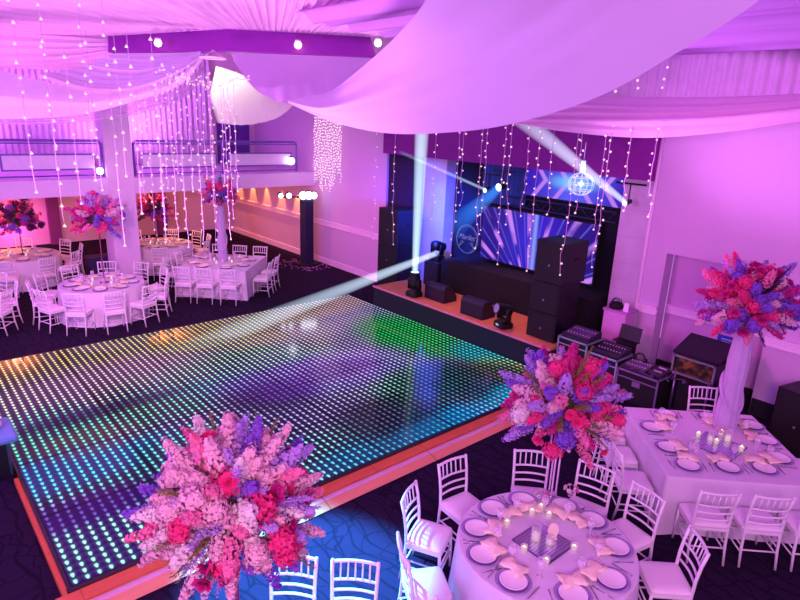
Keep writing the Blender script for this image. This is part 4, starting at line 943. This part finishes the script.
# middle swag under the right half of the beam
drape('swag_drape', 'mauve voile swag draped under the bare half of the purple beam', [px((231, 53, 10.9), (300, 55, 10.85), (372, 58, 10.9)), px((233, 58, 10.8), (256, 86, 10.6), (294, 84, 10.5), (335, 76, 10.6), (370, 62, 10.8)), px((233, 60, 10.8), (252, 86, 10.6), (272, 99, 10.5), (292, 104, 10.4), (325, 97, 10.4), (355, 80, 10.6), (371, 64, 10.8))], 70, 60, drape_mat('mauve_voile', (212, 176, 232)), pleats(7, 0.025, 11, 'u', lambda u, v: v))
# cloth lit white behind it
drape('lit_swag_drape', 'glowing white swag lit from above before the balcony curtain', [px((216, 66, 13.0), (240, 74, 12.9), (268, 88, 12.8), (293, 103, 12.6)), px((210, 96, 13.0), (240, 102, 12.8), (270, 103, 12.7), (293, 104, 12.6)), px((218, 123, 12.9), (245, 125, 12.7), (272, 120, 12.6), (286, 112, 12.6), (294, 104, 12.6))], 60, 40, drape_mat('bright_voile', (252, 250, 240), 0.5), pleats(9, 0.03, 14, 'u', lambda u, v: v * (1 - u)))
# great swag sweeping overhead
drape('swag_drape', 'huge smooth lilac swag sweeping overhead from the ceiling beam towards the camera', [px((288, 100, 10.3), (310, 96, 9.8), (332, 90, 9.0), (370, 60, 7.4), (400, 32, 6.2), (426, 0, 5.2), (452, -60, 4.3)),
    px((288, 101, 10.3), (320, 108, 9.0), (365, 98, 7.6), (430, 75, 6.2), (500, 40, 5.1), (560, 0, 4.4), (640, -80, 3.6)),
    px((288, 102, 10.3), (325, 115, 9.0), (376, 121, 7.5), (445, 108, 6.1), (530, 75, 5.0), (620, 25, 4.2), (720, -60, 3.5)),
    px((288, 103, 10.3), (330, 121, 8.9), (385, 133, 7.4), (455, 132, 6.0), (520, 122, 5.3), (600, 96, 4.6), (680, 51, 4.0), (760, 0, 3.5), (840, -70, 3.1))], 90, 60, D_LIL, lambda u, v: 0.012 * sin(2 * pi * 5 * v + 3 * u) * (1 - v) * u)
# swag along the right wall and the ceiling behind it
drape('swag_drape', 'pink swag with pale folds strung along the right wall before the pelmet', [px((512, 116, 10.6), (560, 99, 10.4), (640, 97, 9.9), (720, 97, 9.3), (800, 95, 8.7), (880, 90, 8.2)), px((512, 118, 10.5), (560, 107, 10.2), (640, 109, 9.6), (720, 108, 9.0), (800, 102, 8.4), (880, 95, 8)),
    px((512, 120, 10.5), (570, 121, 10.1), (640, 121, 9.5), (720, 118, 8.9), (800, 110, 8.3), (880, 102, 7.9)), px((512, 122, 10.6), (560, 131, 10.2), (640, 138, 9.7), (720, 133, 9.1), (800, 122, 8.5), (880, 112, 8))], 70, 60, drape_mat('pink_swag', (246, 206, 240)), pleats(3.2, 0.06, 4, 'v'))
drape('ceiling_drape', 'purple and pink swathes of ceiling drape over the right wall', [[V((10.7, y, 5.85)) for y in (9.0, 6.0, 3.0, 0.0, -3.0)], [V((9.2, y, 5.86)) for y in (9.0, 6.0, 3.0, 0.0, -3.0)], [V((7.8, y, 6.02)) for y in (9.0, 6.0, 3.0, 0.0, -3.0)], [V((5.5, y, 6.1)) for y in (9.0, 6.0, 3.0, 0.0, -3.0)]], 60, 150, drape_mat('purple_swathe', (214, 160, 236)), pleats(10, 0.10, 6, 'v'))

# ------------------------------------------------------------------ strings of lights
def bulb_mesh(kind):
    m = MB()
    if kind == 'drop': m.lathe([(0, 0.5), (0.12, 0.42), (0.22, 0.1), (0.55, -0.28), (0.5, -0.45), (0, -0.55)], 8)
    else: m.lathe([(0, 0.5), (0.35, 0.35), (0.5, 0), (0.35, -0.35), (0, -0.5)], 7)
    return m.mesh('bulb', WARM, True)
BULB = {k: bulb_mesh(k) for k in ('drop', 'round')}
def string(top, bottom, n, r, kind, label, group, seed, jitter=0.03, curl=0.0, cr=0.004):
    rnd = random.Random(seed); top, bottom = V(top), V(bottom); L = (top - bottom).length
    t = thing('hanging_light_string', label, 'string lights', top, 0, group); d = bottom - top; pts = [V((0, 0, 0))]; N = 14
    for k in range(1, N + 1):
        f = k / N; c = V((rnd.uniform(-1, 1), rnd.uniform(-1, 1), 0)) * jitter * .5 * (f ** .5)
        if curl and f > .75: c += V((0.3, 1, 0)) * curl * sin((f - .75) / .25 * 2.6)
        pts.append(d * f + c)
    m = MB(); m.tube(pts, cr, 4); m.build('cable', CABLE, t, True)
    for k in range(n):
        f = (k + rnd.uniform(.15, .85)) / n * N; i = min(int(f), N - 1); p = pts[i].lerp(pts[i + 1], f - i) + V((rnd.uniform(-1, 1), rnd.uniform(-1, 1), 0)) * jitter
        if k == n - 1: p = pts[-1]
        o = link('bulb', BULB[kind], t, p); s = r * 2 * rnd.uniform(.85, 1.15); o.scale = (s, s, s)
    return t
ORD = ['first', 'second', 'third', 'fourth', 'fifth', 'sixth', 'seventh', 'eighth', 'ninth', 'tenth', 'eleventh', 'twelfth', 'thirteenth', 'fourteenth', 'fifteenth', 'sixteenth', 'seventeenth', 'eighteenth', 'nineteenth', 'twentieth']
S1 = [(16, -12, 200, 7.0), (44, -12, 152, 6.6), (48, 40, 236, 8.2), (70, 50, 210, 8.4), (84, -10, 186, 7.2), (92, 30, 196, 7.6), (108, -10, 262, 7.6), (120, 32, 180, 8.6), (133, 30, 222, 8.4), (157, 30, 240, 8.6)]
for k, (x, y0, y1, d) in enumerate(S1):
    a = DP(x - 8 + (y0 + 12) * .03, y0, d); sl = (319 - x) / (2290 - 0); xb = x - 8 + (y1 - y0) * sl * .9
    q = DP(xb, y1, d); string(a, V((a.x, a.y, q.z)), int((y1 - y0) / 19), 0.023 * d / 8, 'drop', 'long string of drop bulbs over the far tables, %s from the frame edge' % ORD[k], 'long bulb strings over the far tables', 100 + k, 0.02)
# beaded ring with a shower of strings
rc = DP(213, 58, 9.6); t = thing('hanging_ring', 'pale ring under the beam from which a shower of light strings falls', 'hanging ring', rc)
m = MB(); m.tube([(0.2 * cos(q), 0.2 * sin(q), 0) for q in [2 * pi * k / 32 for k in range(33)]], 0.012, 8); m.build('hoop', mat('pale_hoop', (240, 214, 244), 0.5), t, True)
for k in range(3):
    a = 2 * pi * k / 3; m = MB(); m.tube([(0.2 * cos(a), 0.2 * sin(a), 0), (0, 0, 0.12)], 0.004, 5); m.build('suspension_wire', CABLE, t)
rnd = random.Random(5)
for k in range(17):
    x = 132 + 107 * (k + .5) / 17 + rnd.uniform(-3, 3); y0 = 62 + 26 * abs((x - 212) / 80) ** .8 + rnd.uniform(-2, 4); y1 = (206, 238, 178, 252, 192, 250, 176, 258, 196, 255, 182, 262, 240, 190, 250, 226, 196)[k]; d = 9.6 + rnd.uniform(-.6, .6)
    a = DP(x, y0, d); r_ = ray(x, y1); q = DP(x + (y1 - y0) * .04, y1, d); string(a, V((a.x, a.y, q.z)), int((y1 - y0) / 9), 0.0165, 'round', 'fine light string in the shower under the pale ring, %s from the column' % ORD[k], 'shower of light strings', 200 + k, 0.035)
# cluster of beads gathered under the ring
t = thing('bead_garland', 'sparkling garland of tiny lights gathered under the pale ring', 'string lights', DP(205, 84, 9.5)); m = MB()
gp = []
for k in range(26):
    f = k / 25; gp.append(V((-0.55 + 1.15 * f, 0.3 - .6 * f, 0.16 * (abs(f - .55) * 2) ** 1.5 + rnd.uniform(-.03, .03))))
m.tube(gp, 0.006, 4); m.build('cable', CABLE, t, True)
for k in range(70):
    p = gp[k % 26] + V((rnd.gauss(0, .05), rnd.gauss(0, .05), rnd.gauss(0, .06))); o = link('bulb', BULB['round'], t, p); o.scale = (.03,) * 3
# curtain of fairy lights on the side wall: too dense to count
m = MB(); mw = MB(); rnd = random.Random(9)
t = thing('fairy_light_curtain', 'dense curtain of tiny fairy lights on the side wall above the black light column', 'light curtain', (0, 0, 0))
for k in range(20):
    y = 16.45 - 1.5 * (k + .5) / 20; z1 = 2.32 + rnd.uniform(0, .5) + (.35 if k > 14 else 0); mw.tube([(10.72, y, 4.56), (10.70 + rnd.uniform(-.02, .02), y + rnd.uniform(-.02, .02), z1)], 0.003, 3)
    z = 4.54
    while z > z1: 
        m.lathe([(0, .022), (.018, 0), (0, -.022)], 5, (10.69 + rnd.uniform(-.02, .02), y + rnd.uniform(-.02, .02), z)); z -= rnd.uniform(.06, .11)
mw.build('strand', CABLE, t); o = m.build('tiny_bulb', glow('tiny_warm', (255, 222, 230), 1.9, (255, 190, 220)), t); o['kind'] = 'stuff'
mw = MB(); mw.tube([(10.72, 16.5, 4.57), (10.72, 14.9, 4.57)], 0.012, 6); mw.build('top_bar', CABLE, t)
# strings before the stage
S2 = [(377, 130, 240), (396, 128, 245), (437, 128, 220), (461, 127, 258), (465, 127, 206), (484, 125, 250), (489, 124, 232), (508, 120, 267), (514, 118, 226), (532, 120, 218), (543, 122, 275), (556, 124, 216), (580, 130, 280), (584, 130, 214), (608, 132, 232), (613, 132, 272), (633, 134, 212), (659, 134, 218)]
for k, (x, y0, y1) in enumerate(S2):
    a = AX(x, y0 - 8, 9.3 if x > 385 else 9.9); q = AX(x, y1, a.x); string(a, V((a.x, a.y, q.z)), int((y1 - y0) / 9), 0.0185, 'round', 'string of small bulbs hanging before the stage, %s from the pink wall' % ORD[k], 'light strings before the stage', 300 + k, 0.035, (-0.10 if k % 3 else 0.08) if k % 4 != 2 else 0, 0.006)
for k, (x, y0, y1) in enumerate(((617, 76, 100), (641, 64, 100), (667, 64, 101))):
    a = AX(x, y0, 10.4); q = AX(x, y1, 10.4); string(a, V((a.x, a.y, q.z)), 4, 0.024, 'round', 'short string of bulbs against the mauve pleats, %s from the great swag' % ORD[k], 'short strings at the pleats', 400 + k, 0.03)

# ------------------------------------------------------------------ black light column by the balcony
bc_ = FL(307, 264)
t = thing('light_tower', 'tall black cloth-covered light column with lamps on top at the balcony corner', 'light tower', (bc_.x, bc_.y, 0), 0.1)
m = MB(); m.slab(0.62, 0.62, 0.03, [(0, 0), (0, 0.03), (0.03, 0.05)], seg=2); m.build('base_plate', BLACK, t)
m = MB(); m.slab(0.32, 0.32, 0.03, [(0, 0.05), (0, 2.05), (0.02, 2.1)], seg=3); m.build('column_cover', mat('blue_black_cover', (18, 12, 56), 0.7), t)
m = MB(); m.tube([(-0.75, 0.35, 2.16), (0.25, -0.12, 2.16)], 0.025, 8); m.build('crossbar', BLACK, t)
for dx, dy, r in ((-0.72, 0.34, 0.075), (-0.5, 0.23, 0.085), (-0.10, 0.05, 0.13), (0.06, -0.03, 0.13), (0.2, -0.1, 0.11)):
    h = MB(); h.lathe([(0, 0.12), (r * .9, 0.1), (r, 0.0), (r, -0.04)], 14, (dx - .03, dy - .05, 2.22), M=Matrix.Rotation(-pi / 2 + .6, 3, 'Y')); lo = h.build('lamp_head', BLACK, t, True)
    h = MB(); h.lathe([(0, -r), (r * .7, -r * .7), (r, 0), (r * .7, r * .7), (0, r)], 14, (dx - .09, dy - .12, 2.22)); h.build('lens', glow('tower_lens', (246, 246, 255), 7.0, (220, 190, 255)), lo, True)
m = MB(); m.tube([(0, 0, 2.05), (0, 0, 2.3)], 0.03, 8); m.build('spigot', BLACK, t)
rnd = random.Random(3); m = MB()
for k in range(160):
    a = rnd.uniform(0, 6.28); r = rnd.uniform(.5, 1.05); x, y = bc_.x + r * cos(a) * .9, bc_.y + r * sin(a) * .9
    if x > 10.7: continue
    s = rnd.uniform(.02, .045); q = rnd.uniform(0, 6.28); m.add([(x + s * cos(q + j * 1.57), y + s * sin(q + j * 1.57), 0.006 + .012 * (j % 2)) for j in range(4)], [(0, 1, 2, 3)])
o = m.build('fallen_petals', mat('fallen_petal', (190, 120, 190), 0.8)); tag(o, 'pinkish petals scattered round the foot of the black light column', 'petals', None, 'stuff')
# balcony spot lamp
t = thing('balcony_lamp', 'bright round lamp on the balcony railing end by the right wall', 'lamp', AY(291, 161, BY - 0.05))
m = MB(); m.lathe([(0, -.12), (.08, -.09), (.12, 0), (.08, .09), (0, .12)], 14); m.build('lens', glow('tower_lens', (246, 246, 255), 7.0, (220, 190, 255)), t, True)
m = MB(); m.lathe([(0.06, 0.1), (0.07, 0.14), (0, 0.15)], 12); m.build('housing', BLACK, t, True)
t = thing('balcony_lamp', 'bright round lamp on the balcony railing by the white column', 'lamp', AY(100, 171, BY - 0.05))
m = MB(); m.lathe([(0, -.09), (.06, -.07), (.09, 0), (.06, .07), (0, .09)], 14); m.build('lens', glow('tower_lens', (246, 246, 255), 7.0, (220, 190, 255)), t, True)
m = MB(); m.lathe([(0.05, 0.08), (0.06, 0.11), (0, 0.12)], 12); m.build('housing', BLACK, t, True)
m = MB(); m.tube([(0, 0.03, 0), (0, 0.06, 2.86 - t.location.z)], 0.012, 6); m.build('bracket', BLACK, t)
# dark chest behind the column table
t = thing('storage_chest', 'dark violet box standing under the balcony by the white column', 'box', (4.50, 17.55, 0), 0.1)
m = MB(); m.slab(0.75, 0.45, 0.03, [(0.01, 0), (0, .02), (0, .62)], seg=3); m.build('body', mat('violet_box', (44, 20, 70), 0.6), t)
m = MB(); m.slab(0.78, 0.48, 0.03, [(0, .625), (0, .66), (.02, .69)], seg=3); m.build('lid', mat('violet_box', (44, 20, 70), 0.6), t)

# ------------------------------------------------------------------ DJ gear by the pilaster
MINT = mat('case_edge', (176, 206, 210), 0.35, 0.6)
def flight_case(x, y, w, d, h, label, edge_m=MINT, rz=0.0, front_cloth=False):
    t = thing('flight_case', label, 'flight case', (x, y, 0), rz)
    m = MB(); m.box((0, 0, h / 2 + .03), (d - .02, w - .02, h - .06)); m.build('body', BLACKM if front_cloth else BLACK, t)
    e = 0.02
    for sx in (-1, 1):
        for sy in (-1, 1): m = MB(); m.box((sx * (d / 2 - e / 2), sy * (w / 2 - e / 2), h / 2 + .02), (e + .008, e + .008, h - .04)); m.build('corner_edge', edge_m, t)
        m = MB(); m.box((sx * (d / 2 - e / 2), 0, h - .01), (e + .008, w, e + .008)); m.box((sx * (d / 2 - e / 2), 0, h - .13), (e + .004, w, e)); m.build('top_edge', edge_m, t)
    for sy in (-1, 1): m = MB(); m.box((0, sy * (w / 2 - e / 2), h - .01), (d, e + .008, e + .008)); m.build('top_edge', edge_m, t)
    m = MB(); m.box((-d / 2 - .004, 0, h * .68), (.012, .14, .09)); m.build('latch', edge_m, t)
    for sx in (-1, 1):
        for sy in (-1, 1): m = MB(); m.lathe([(0, -.012), (.03, -.012), (.03, .012), (0, .012)], 10, (sx * (d / 2 - .06), sy * (w / 2 - .06), .03), M=Matrix.Rotation(pi / 2, 3, 'X')); m.build('caster', BLACKM, t)
    return t
flight_case(9.58, 5.66, 0.62, 0.56, 0.83, 'black flight case with pale metal edges next to the speaker stack')
flight_case(9.58, 5.03, 0.58, 0.56, 0.72, 'black flight case with pale metal edges carrying the second mixer')
flight_case(9.60, 4.35, 0.74, 0.60, 0.62, 'black cloth-fronted case under the tangle of controllers', mat('purple_edge', (150, 120, 170), 0.4, 0.5), 0.0, True)
def console(x, y, z, w, d, label, seed, tilt=0.10):
    t = thing('mixing_console', label, 'mixer', (x, y, z)); rnd = random.Random(seed)
    m = MB(); vs = [(-d / 2, -w / 2, 0), (d / 2, -w / 2, 0), (d / 2, w / 2, 0), (-d / 2, w / 2, 0)]; m.add(vs + [(a, b_, .05 if a < 0 else .05 + d * tilt * 1.6) for a, b_, c in vs], [(0, 3, 2, 1), (4, 5, 6, 7), (0, 1, 5, 4), (1, 2, 6, 5), (2, 3, 7, 6), (3, 0, 4, 7)]); m.build('chassis', mat('console_grey', (52, 46, 60), 0.4, 0.2), t)
    sl = tilt * 1.6
    zz = lambda a: .05 + (a + d / 2) * sl + .002
    m = MB(); m.add([(-d / 2 + .04, -w / 2 + .03, zz(-d / 2 + .04)), (d / 2 - .04, -w / 2 + .03, zz(d / 2 - .04)), (d / 2 - .04, w / 2 - .03, zz(d / 2 - .04)), (-d / 2 + .04, w / 2 - .03, zz(-d / 2 + .04))], [(0, 1, 2, 3)]); m.build('control_plate', mat('console_plate_%d' % (seed % 2), (104, 84, 120) if seed % 2 else (34, 30, 44), 0.3, 0.3), t)
    for k in range(8):
        yy = -w / 2 + .06 + (w - .12) * k / 7; m = MB(); m.box((-d * .22, yy, zz(-d * .22) + .008), (.03, .012, .014)); m.build('fader', mat('fader_pale', (210, 190, 220), 0.4), t)
        m = MB(); m.lathe([(.009, 0), (.008, .018), (0, .018)], 8, (d * .2, yy, zz(d * .2))); m.build('knob', mat('fader_pale', (210, 190, 220), 0.4), t, True)
    return t
console(9.58, 5.66, 0.835, 0.56, 0.46, 'grey mixing console on the pale-edged case next to the speaker stack', 1)
console(9.60, 5.03, 0.725, 0.52, 0.42, 'black mixing console on the second pale-edged case', 2)
console(9.56, 4.48, 0.625, 0.44, 0.42, 'dark controller with pale faders on the cloth-fronted case', 3, .04); console(9.62, 4.12, 0.625, 0.24, 0.40, 'small dark effects unit at the rack end of the cloth-fronted case', 4, .04)
t = thing('laptop', 'open black laptop standing behind the mixers', 'laptop', (10.14, 5.0, 0.0)); 
m = MB(); m.box((0, 0, .985), (.02, .40, .27), M=Matrix.Rotation(.25, 3, 'Y')); m.build('screen_lid', BLACK, t); m = MB(); m.box((-.12, 0, .855), (.26, .40, .02)); m.build('keyboard_base', BLACK, t); m = MB(); m.box((-.1, 0, .42), (.2, .3, .84)); m.build('stand', BLACKM, t)
t = thing('headphones', 'black headphones lying on the controllers', 'headphones', (9.72, 4.55, 0.72))
m = MB(); m.tube([(0, .10 * cos(q), .11 * sin(q)) for q in [pi * k / 14 for k in range(15)]], .016, 7); m.build('headband', BLACK, t, True)
for s in (-1, 1): m = MB(); m.lathe([(0, -.02), (.05, -.02), (.05, .02), (0, .02)], 14, (0, s * .10, 0), M=Matrix.Rotation(pi / 2, 3, 'X')); m.build('ear_cup', BLACK, t, True)
rnd = random.Random(4)
for k, w in enumerate(('draped off the front of the cloth-fronted case', 'looped over the controllers to the rack', 'coiled between the mixers')):
    m = MB(); p0 = V((9.34, 4.45 - .22 * k, .66)); pts = [p0 + V((.12 * k + .05 * sin(j * 1.3 + k), -.05 * j + .06 * cos(j * 1.7), .03 * sin(j * 2.1 + k))) for j in range(9)]
    o = m.tube(resample(pts, 40), .012, 6).build('audio_cable', mat('violet_cable', (84, 56, 104), 0.5), None, True); tag(o, 'thick audio cable ' + w, 'cable')
# amplifier rack on its stand
rk = (9.86, 3.60)
t = thing('amplifier_rack', 'metal-edged amplifier rack glowing amber inside under a propped black lid', 'rack', (rk[0], rk[1], 0), 0.0)
m = MB(); W, D, Z0, Z1 = .68, .52, .74, 1.06
m.box((0, 0, Z0 + .012), (D, W, .024)); m.box((0, 0, Z1 - .012), (D, W, .024)); m.box((0, W / 2 - .012, (Z0 + Z1) / 2), (D, .024, Z1 - Z0)); m.box((0, -W / 2 + .012, (Z0 + Z1) / 2), (D, .024, Z1 - Z0)); m.box((D / 2 - .012, 0, (Z0 + Z1) / 2), (.024, W, Z1 - Z0)); m.build('case_shell', mat('rack_shell', (46, 26, 56), 0.5), t)
m = MB(); m.box((-.10, 0, (Z0 + Z1) / 2), (.3, W - .09, Z1 - Z0 - .06)); 
am = NT('amber_panel'); oo = am.obj(); c = am.xyz(oo); nn = am.noise(oo, 9.0, 2.0); pp = am.bsdf(lin((24, 12, 14)), .4); am.l(am.mix(am.smooth(nn, .42, .68), lin((30, 8, 12)), lin((214, 92, 40))), pp.inputs['Emission Color']); pp.inputs['Emission Strength'].default_value = .22
m.build('amplifier_front', am.done(pp.outputs[0]), t)
for a, b_, c_, d_ in ((0, Z0 + .012, W, .03), (0, Z1 - .012, W, .03)): m = MB(); m.box((-D / 2 - .005, a, b_), (.02, c_, d_)); m.build('rack_edge', ALU, t)
for s in (-1, 1): m = MB(); m.box((-D / 2 - .005, s * (W / 2 - .012), (Z0 + Z1) / 2), (.02, .03, Z1 - Z0)); m.build('rack_edge', ALU, t)
m = MB(); m.box((.06, 0, Z1 + .12), (.64, W + .06, .05), M=Matrix.Rotation(-.28, 3, 'Y')); m.box((.2, 0, Z1 + .06), (.3, W - .1, .12)); m.build('lid', mat('rack_lid', (26, 16, 32), 0.6), t)
for sx in (-1, 1):
    for sy in (-1, 1): m = MB(); m.tube([(sx * D * .42, sy * W * .40, 0), (sx * D * .42, sy * W * .40, Z0)], .018, 8); m.build('leg', mat('stand_tube', (150, 120, 170), .3, .7), t, True)
m = MB(); m.box((.03, 0, .36), (D * .7, W * .72, .70)); m.build('black_skirt', BLACKM, t)
# black speaker at the frame edge, turned to the tables
speaker((10.18, 2.06, 0), 0.72, 0.55, 0.92, 'black loudspeaker on the floor by the near wall beside the square table', rz=-0.25)
# pink-lit pedestal against the pilaster
pd = AX(622, 312, 10.45)
t = thing('pedestal_box', 'pale pink-lit pedestal box against the stone pilaster', 'pedestal', (10.5, 5.45, 0))
m = MB(); m.slab(.42, .46, .02, [(0, 0), (0, 1.22), (.01, 1.24)], seg=2); m.build('body', mat('pedestal_pink', (214, 150, 210), .7), t)
m = MB(); m.slab(.46, .50, .02, [(0, 1.245), (0, 1.275), (.01, 1.285)], seg=2); m.build('top_board', mat('pedestal_top', (190, 120, 190), .6), t)
t = thing('black_bag', 'crumpled black bag with raised straps on the pink pedestal', 'bag', (10.45, 5.52, 1.287))
m = MB(); m.lathe([(0, 0), (.12, 0), (.14, .05), (.11, .10), (.04, .13), (0, .13)], 14); m.build('pouch', BLACKM, t, True)
for s in (-1, 1): m = MB(); m.tube([(s * .03, -.10, .08), (s * .04, -.06, .17), (s * .03, .05, .19), (s * .03, .11, .08)], .009, 6); m.build('strap', BLACKM, t, True)
t = thing('white_card', 'small white card standing at the corner of the pink pedestal', 'card', (10.36, 5.27, 1.287))
m = MB(); m.box((0, 0, .085), (.01, .10, .17), M=Matrix.Rotation(.2, 3, 'Y')); m.build('sheet', mat('card_white', (240, 214, 244), .6), t); m = MB(); m.box((.03, 0, .05), (.01, .06, .10), M=Matrix.Rotation(-.35, 3, 'Y')); m.build('prop', mat('card_white', (240, 214, 244), .6), t)
# blue notice on the niche wall
nq = AX(726, 342, 11.14)
t = thing('wall_notice', 'small blue notice on the niche wall beside the draped column', 'sign', (11.14, nq.y, nq.z))
m = MB(); m.box((0, 0, 0), (.03, .30, .22)); m.build('board', mat('notice_blue', (40, 70, 190), .4), t); m = MB()
for k in range(3): m.box((-.018, .02 * (k - 1), .05 - .05 * k), (.006, .2 - .05 * k, .02))
m.build('printed_stripe', mat('notice_pale', (190, 200, 250), .5), t)
# equipment box beyond the floor edge
q = FL(8, 466)
t = thing('equipment_box', 'dark equipment box with a bluish lid at the corner of the dance floor', 'box', (0.43, 8.62, 0), 0.0)
m = MB(); m.slab(.72, .60, .02, [(0, 0), (0, .46)], seg=2); m.build('body', mat('teal_black', (20, 26, 36), .5), t)
for s in (-1, 1): m = MB(); m.box((s * .35, -.29, .23), (.03, .03, .46)); m.build('corner_edge', mat('teal_edge', (70, 110, 130), .4, .5), t)
m = MB(); m.slab(.96, .70, .05, [(0, .465), (0, .50), (.03, .53)], seg=3); m.build('lid', mat('blue_lid', (96, 160, 206), .35), t)
m = MB(); m.box((-.02, -.305, .26), (.12, .012, .10)); m.build('label_plate', mat('grey_label', (110, 120, 140), .5), t)
t = thing('cloth_bundle', 'pinkish white folded cloth lying on the bluish equipment box lid', 'cloth', (0.55, 8.75, 0.533), .3)
m = MB(); m.slab(.44, .34, .06, [(.02, 0), (0, .02), (0, .06), (.03, .09)], seg=4); m.build('fold_lower', mat('bundle_pink', (236, 196, 220), .8), t, True); m = MB(); m.slab(.34, .26, .06, [(.02, .09), (0, .11), (0, .15), (.05, .18)], (.02, .02, 0), seg=4); m.build('fold_upper', mat('bundle_pink', (236, 196, 220), .8), t, True)

# ------------------------------------------------------------------ light
def lamp(kind, name, loc, rgb, energy, size=0.1, aim=None, angle=60, blend=0.5):
    l = bpy.data.lights.new(name, kind); l.color = lin(rgb)[:3]; l.energy = energy
    if kind == 'AREA': l.size = size
    else: l.shadow_soft_size = size
    if kind == 'SPOT': l.spot_size = math.radians(angle); l.spot_blend = blend
    o = bpy.data.objects.new(name, l); COL.objects.link(o); o.location = loc
    if aim is not None: o.rotation_euler = (V(aim) - V(loc)).to_track_quat('-Z', 'Y').to_euler()
    return o
w = bpy.data.worlds.new('haze_glow'); SC.world = w; w.use_nodes = True; bg = w.node_tree.nodes['Background']; bg.inputs[0].default_value = lin((216, 132, 244)); bg.inputs[1].default_value = 1.05  # purple ambient fill added for the whole hall
# added area fills out of view, behind the viewer and to the left
lamp('AREA', 'hall_fill', (-3.0, -3.0, 5.9), (255, 186, 228), 700, 3.0, (5, 4, 0.5))
lamp('AREA', 'hall_fill_side', (-7.0, 9.0, 4.5), (196, 140, 255), 700, 3.0, (6, 10, 2.5))
# pink and violet uplights onto the ceiling cloth
lamp('SPOT', 'ceiling_uplight', (3.5, 8.5, 1.6), (244, 168, 244), 1500, .3, (4.2, 8.0, 6), 130, .8)
lamp('SPOT', 'ceiling_uplight_left', (-1.0, 13.0, 1.6), (255, 150, 240), 1500, .3, (0.5, 12.0, 6), 120, .8)
lamp('SPOT', 'balcony_fill', (6.0, 18.6, 3.0), (240, 146, 252), 760, .3, (6.0, 19.6, 6), 150, .8)  # unseen fill added to brighten the balcony curtain
lamp('SPOT', 'balcony_fill_far', (1.5, 18.6, 3.0), (240, 146, 252), 760, .3, (1.5, 19.6, 6), 150, .8)  # second added fill further along the balcony curtain
lamp('SPOT', 'ceiling_uplight_right', (8.2, 4.8, 2.2), (236, 150, 250), 620, .3, (9.2, 3.0, 6), 110, .8)
# blue spot on the carpet
lamp('SPOT', 'blue_spot', (2.9, 6.4, 4.25), (56, 180, 255), 17000, .1, (2.7, 4.25, 0), 34, .6)
# under the balcony
lamp('POINT', 'pink_uplight', (3.3, 22.6, 0.7), (255, 90, 190), 70, .15)
lamp('POINT', 'amber_downlight', (2.3, 18.6, 2.2), (255, 150, 90), 130, .1)
lamp('SPOT', 'far_table_fill', (1.0, 6.0, 4.2), (255, 160, 232), 1700, .15, (4.2, 15.0, .7), 46, .8)  # unseen fill added to make the far tables pinker and brighter
lamp('POINT', 'amber_table_light', (6.3, 18.3, 2.15), (255, 160, 90), 240, .1)
for k in range(5): lamp('SPOT', 'wall_downlight', (10.55, 17.6 + 1.05 * k, 2.43), (255, 160, 70), 150, .02, (10.76, 17.6 + 1.05 * k, 1.5), 42, .6)
lamp('POINT', 'amber_wash', (8.4, 20.5, 1.9), (255, 120, 130), 40, .2)
# stage
lamp('SPOT', 'stage_blue', (9.7, 10.2, 2.5), (20, 70, 255), 900, .1, (11.3, 11.2, 1.9), 120, .7)
lamp('SPOT', 'wall_pink_fill', (5.2, 5.6, 3.6), (255, 84, 196), 330, .2, (10.8, 3.6, 1.6), 80, .9)  # added from mid hall to turn the right wall pinker
lamp('SPOT', 'wall_pink_fill_far', (6.0, 12.0, 3.4), (255, 90, 205), 420, .2, (10.8, 15.0, 1.6), 70, .9)  # same added pink fill for the far length of wall
lamp('SPOT', 'stage_red', (9.6, 8.0, 3.6), (255, 150, 130), 200, .1, (9.7, 8.0, .5), 80, .6)
lamp('POINT', 'lit_swag_lamp', DP(235, 80, 13.6), (255, 255, 230), 70, .15)
SC.view_settings.view_transform = 'Standard'; SC.view_settings.look = 'None'; SC.view_settings.exposure = 0.0
SC.cycles.use_denoising = True; SC.cycles.max_bounces = 6; SC.cycles.transparent_max_bounces = 24; SC.cycles.sample_clamp_indirect = 6.0
SC.cycles.caustics_reflective = False; SC.cycles.caustics_refractive = False
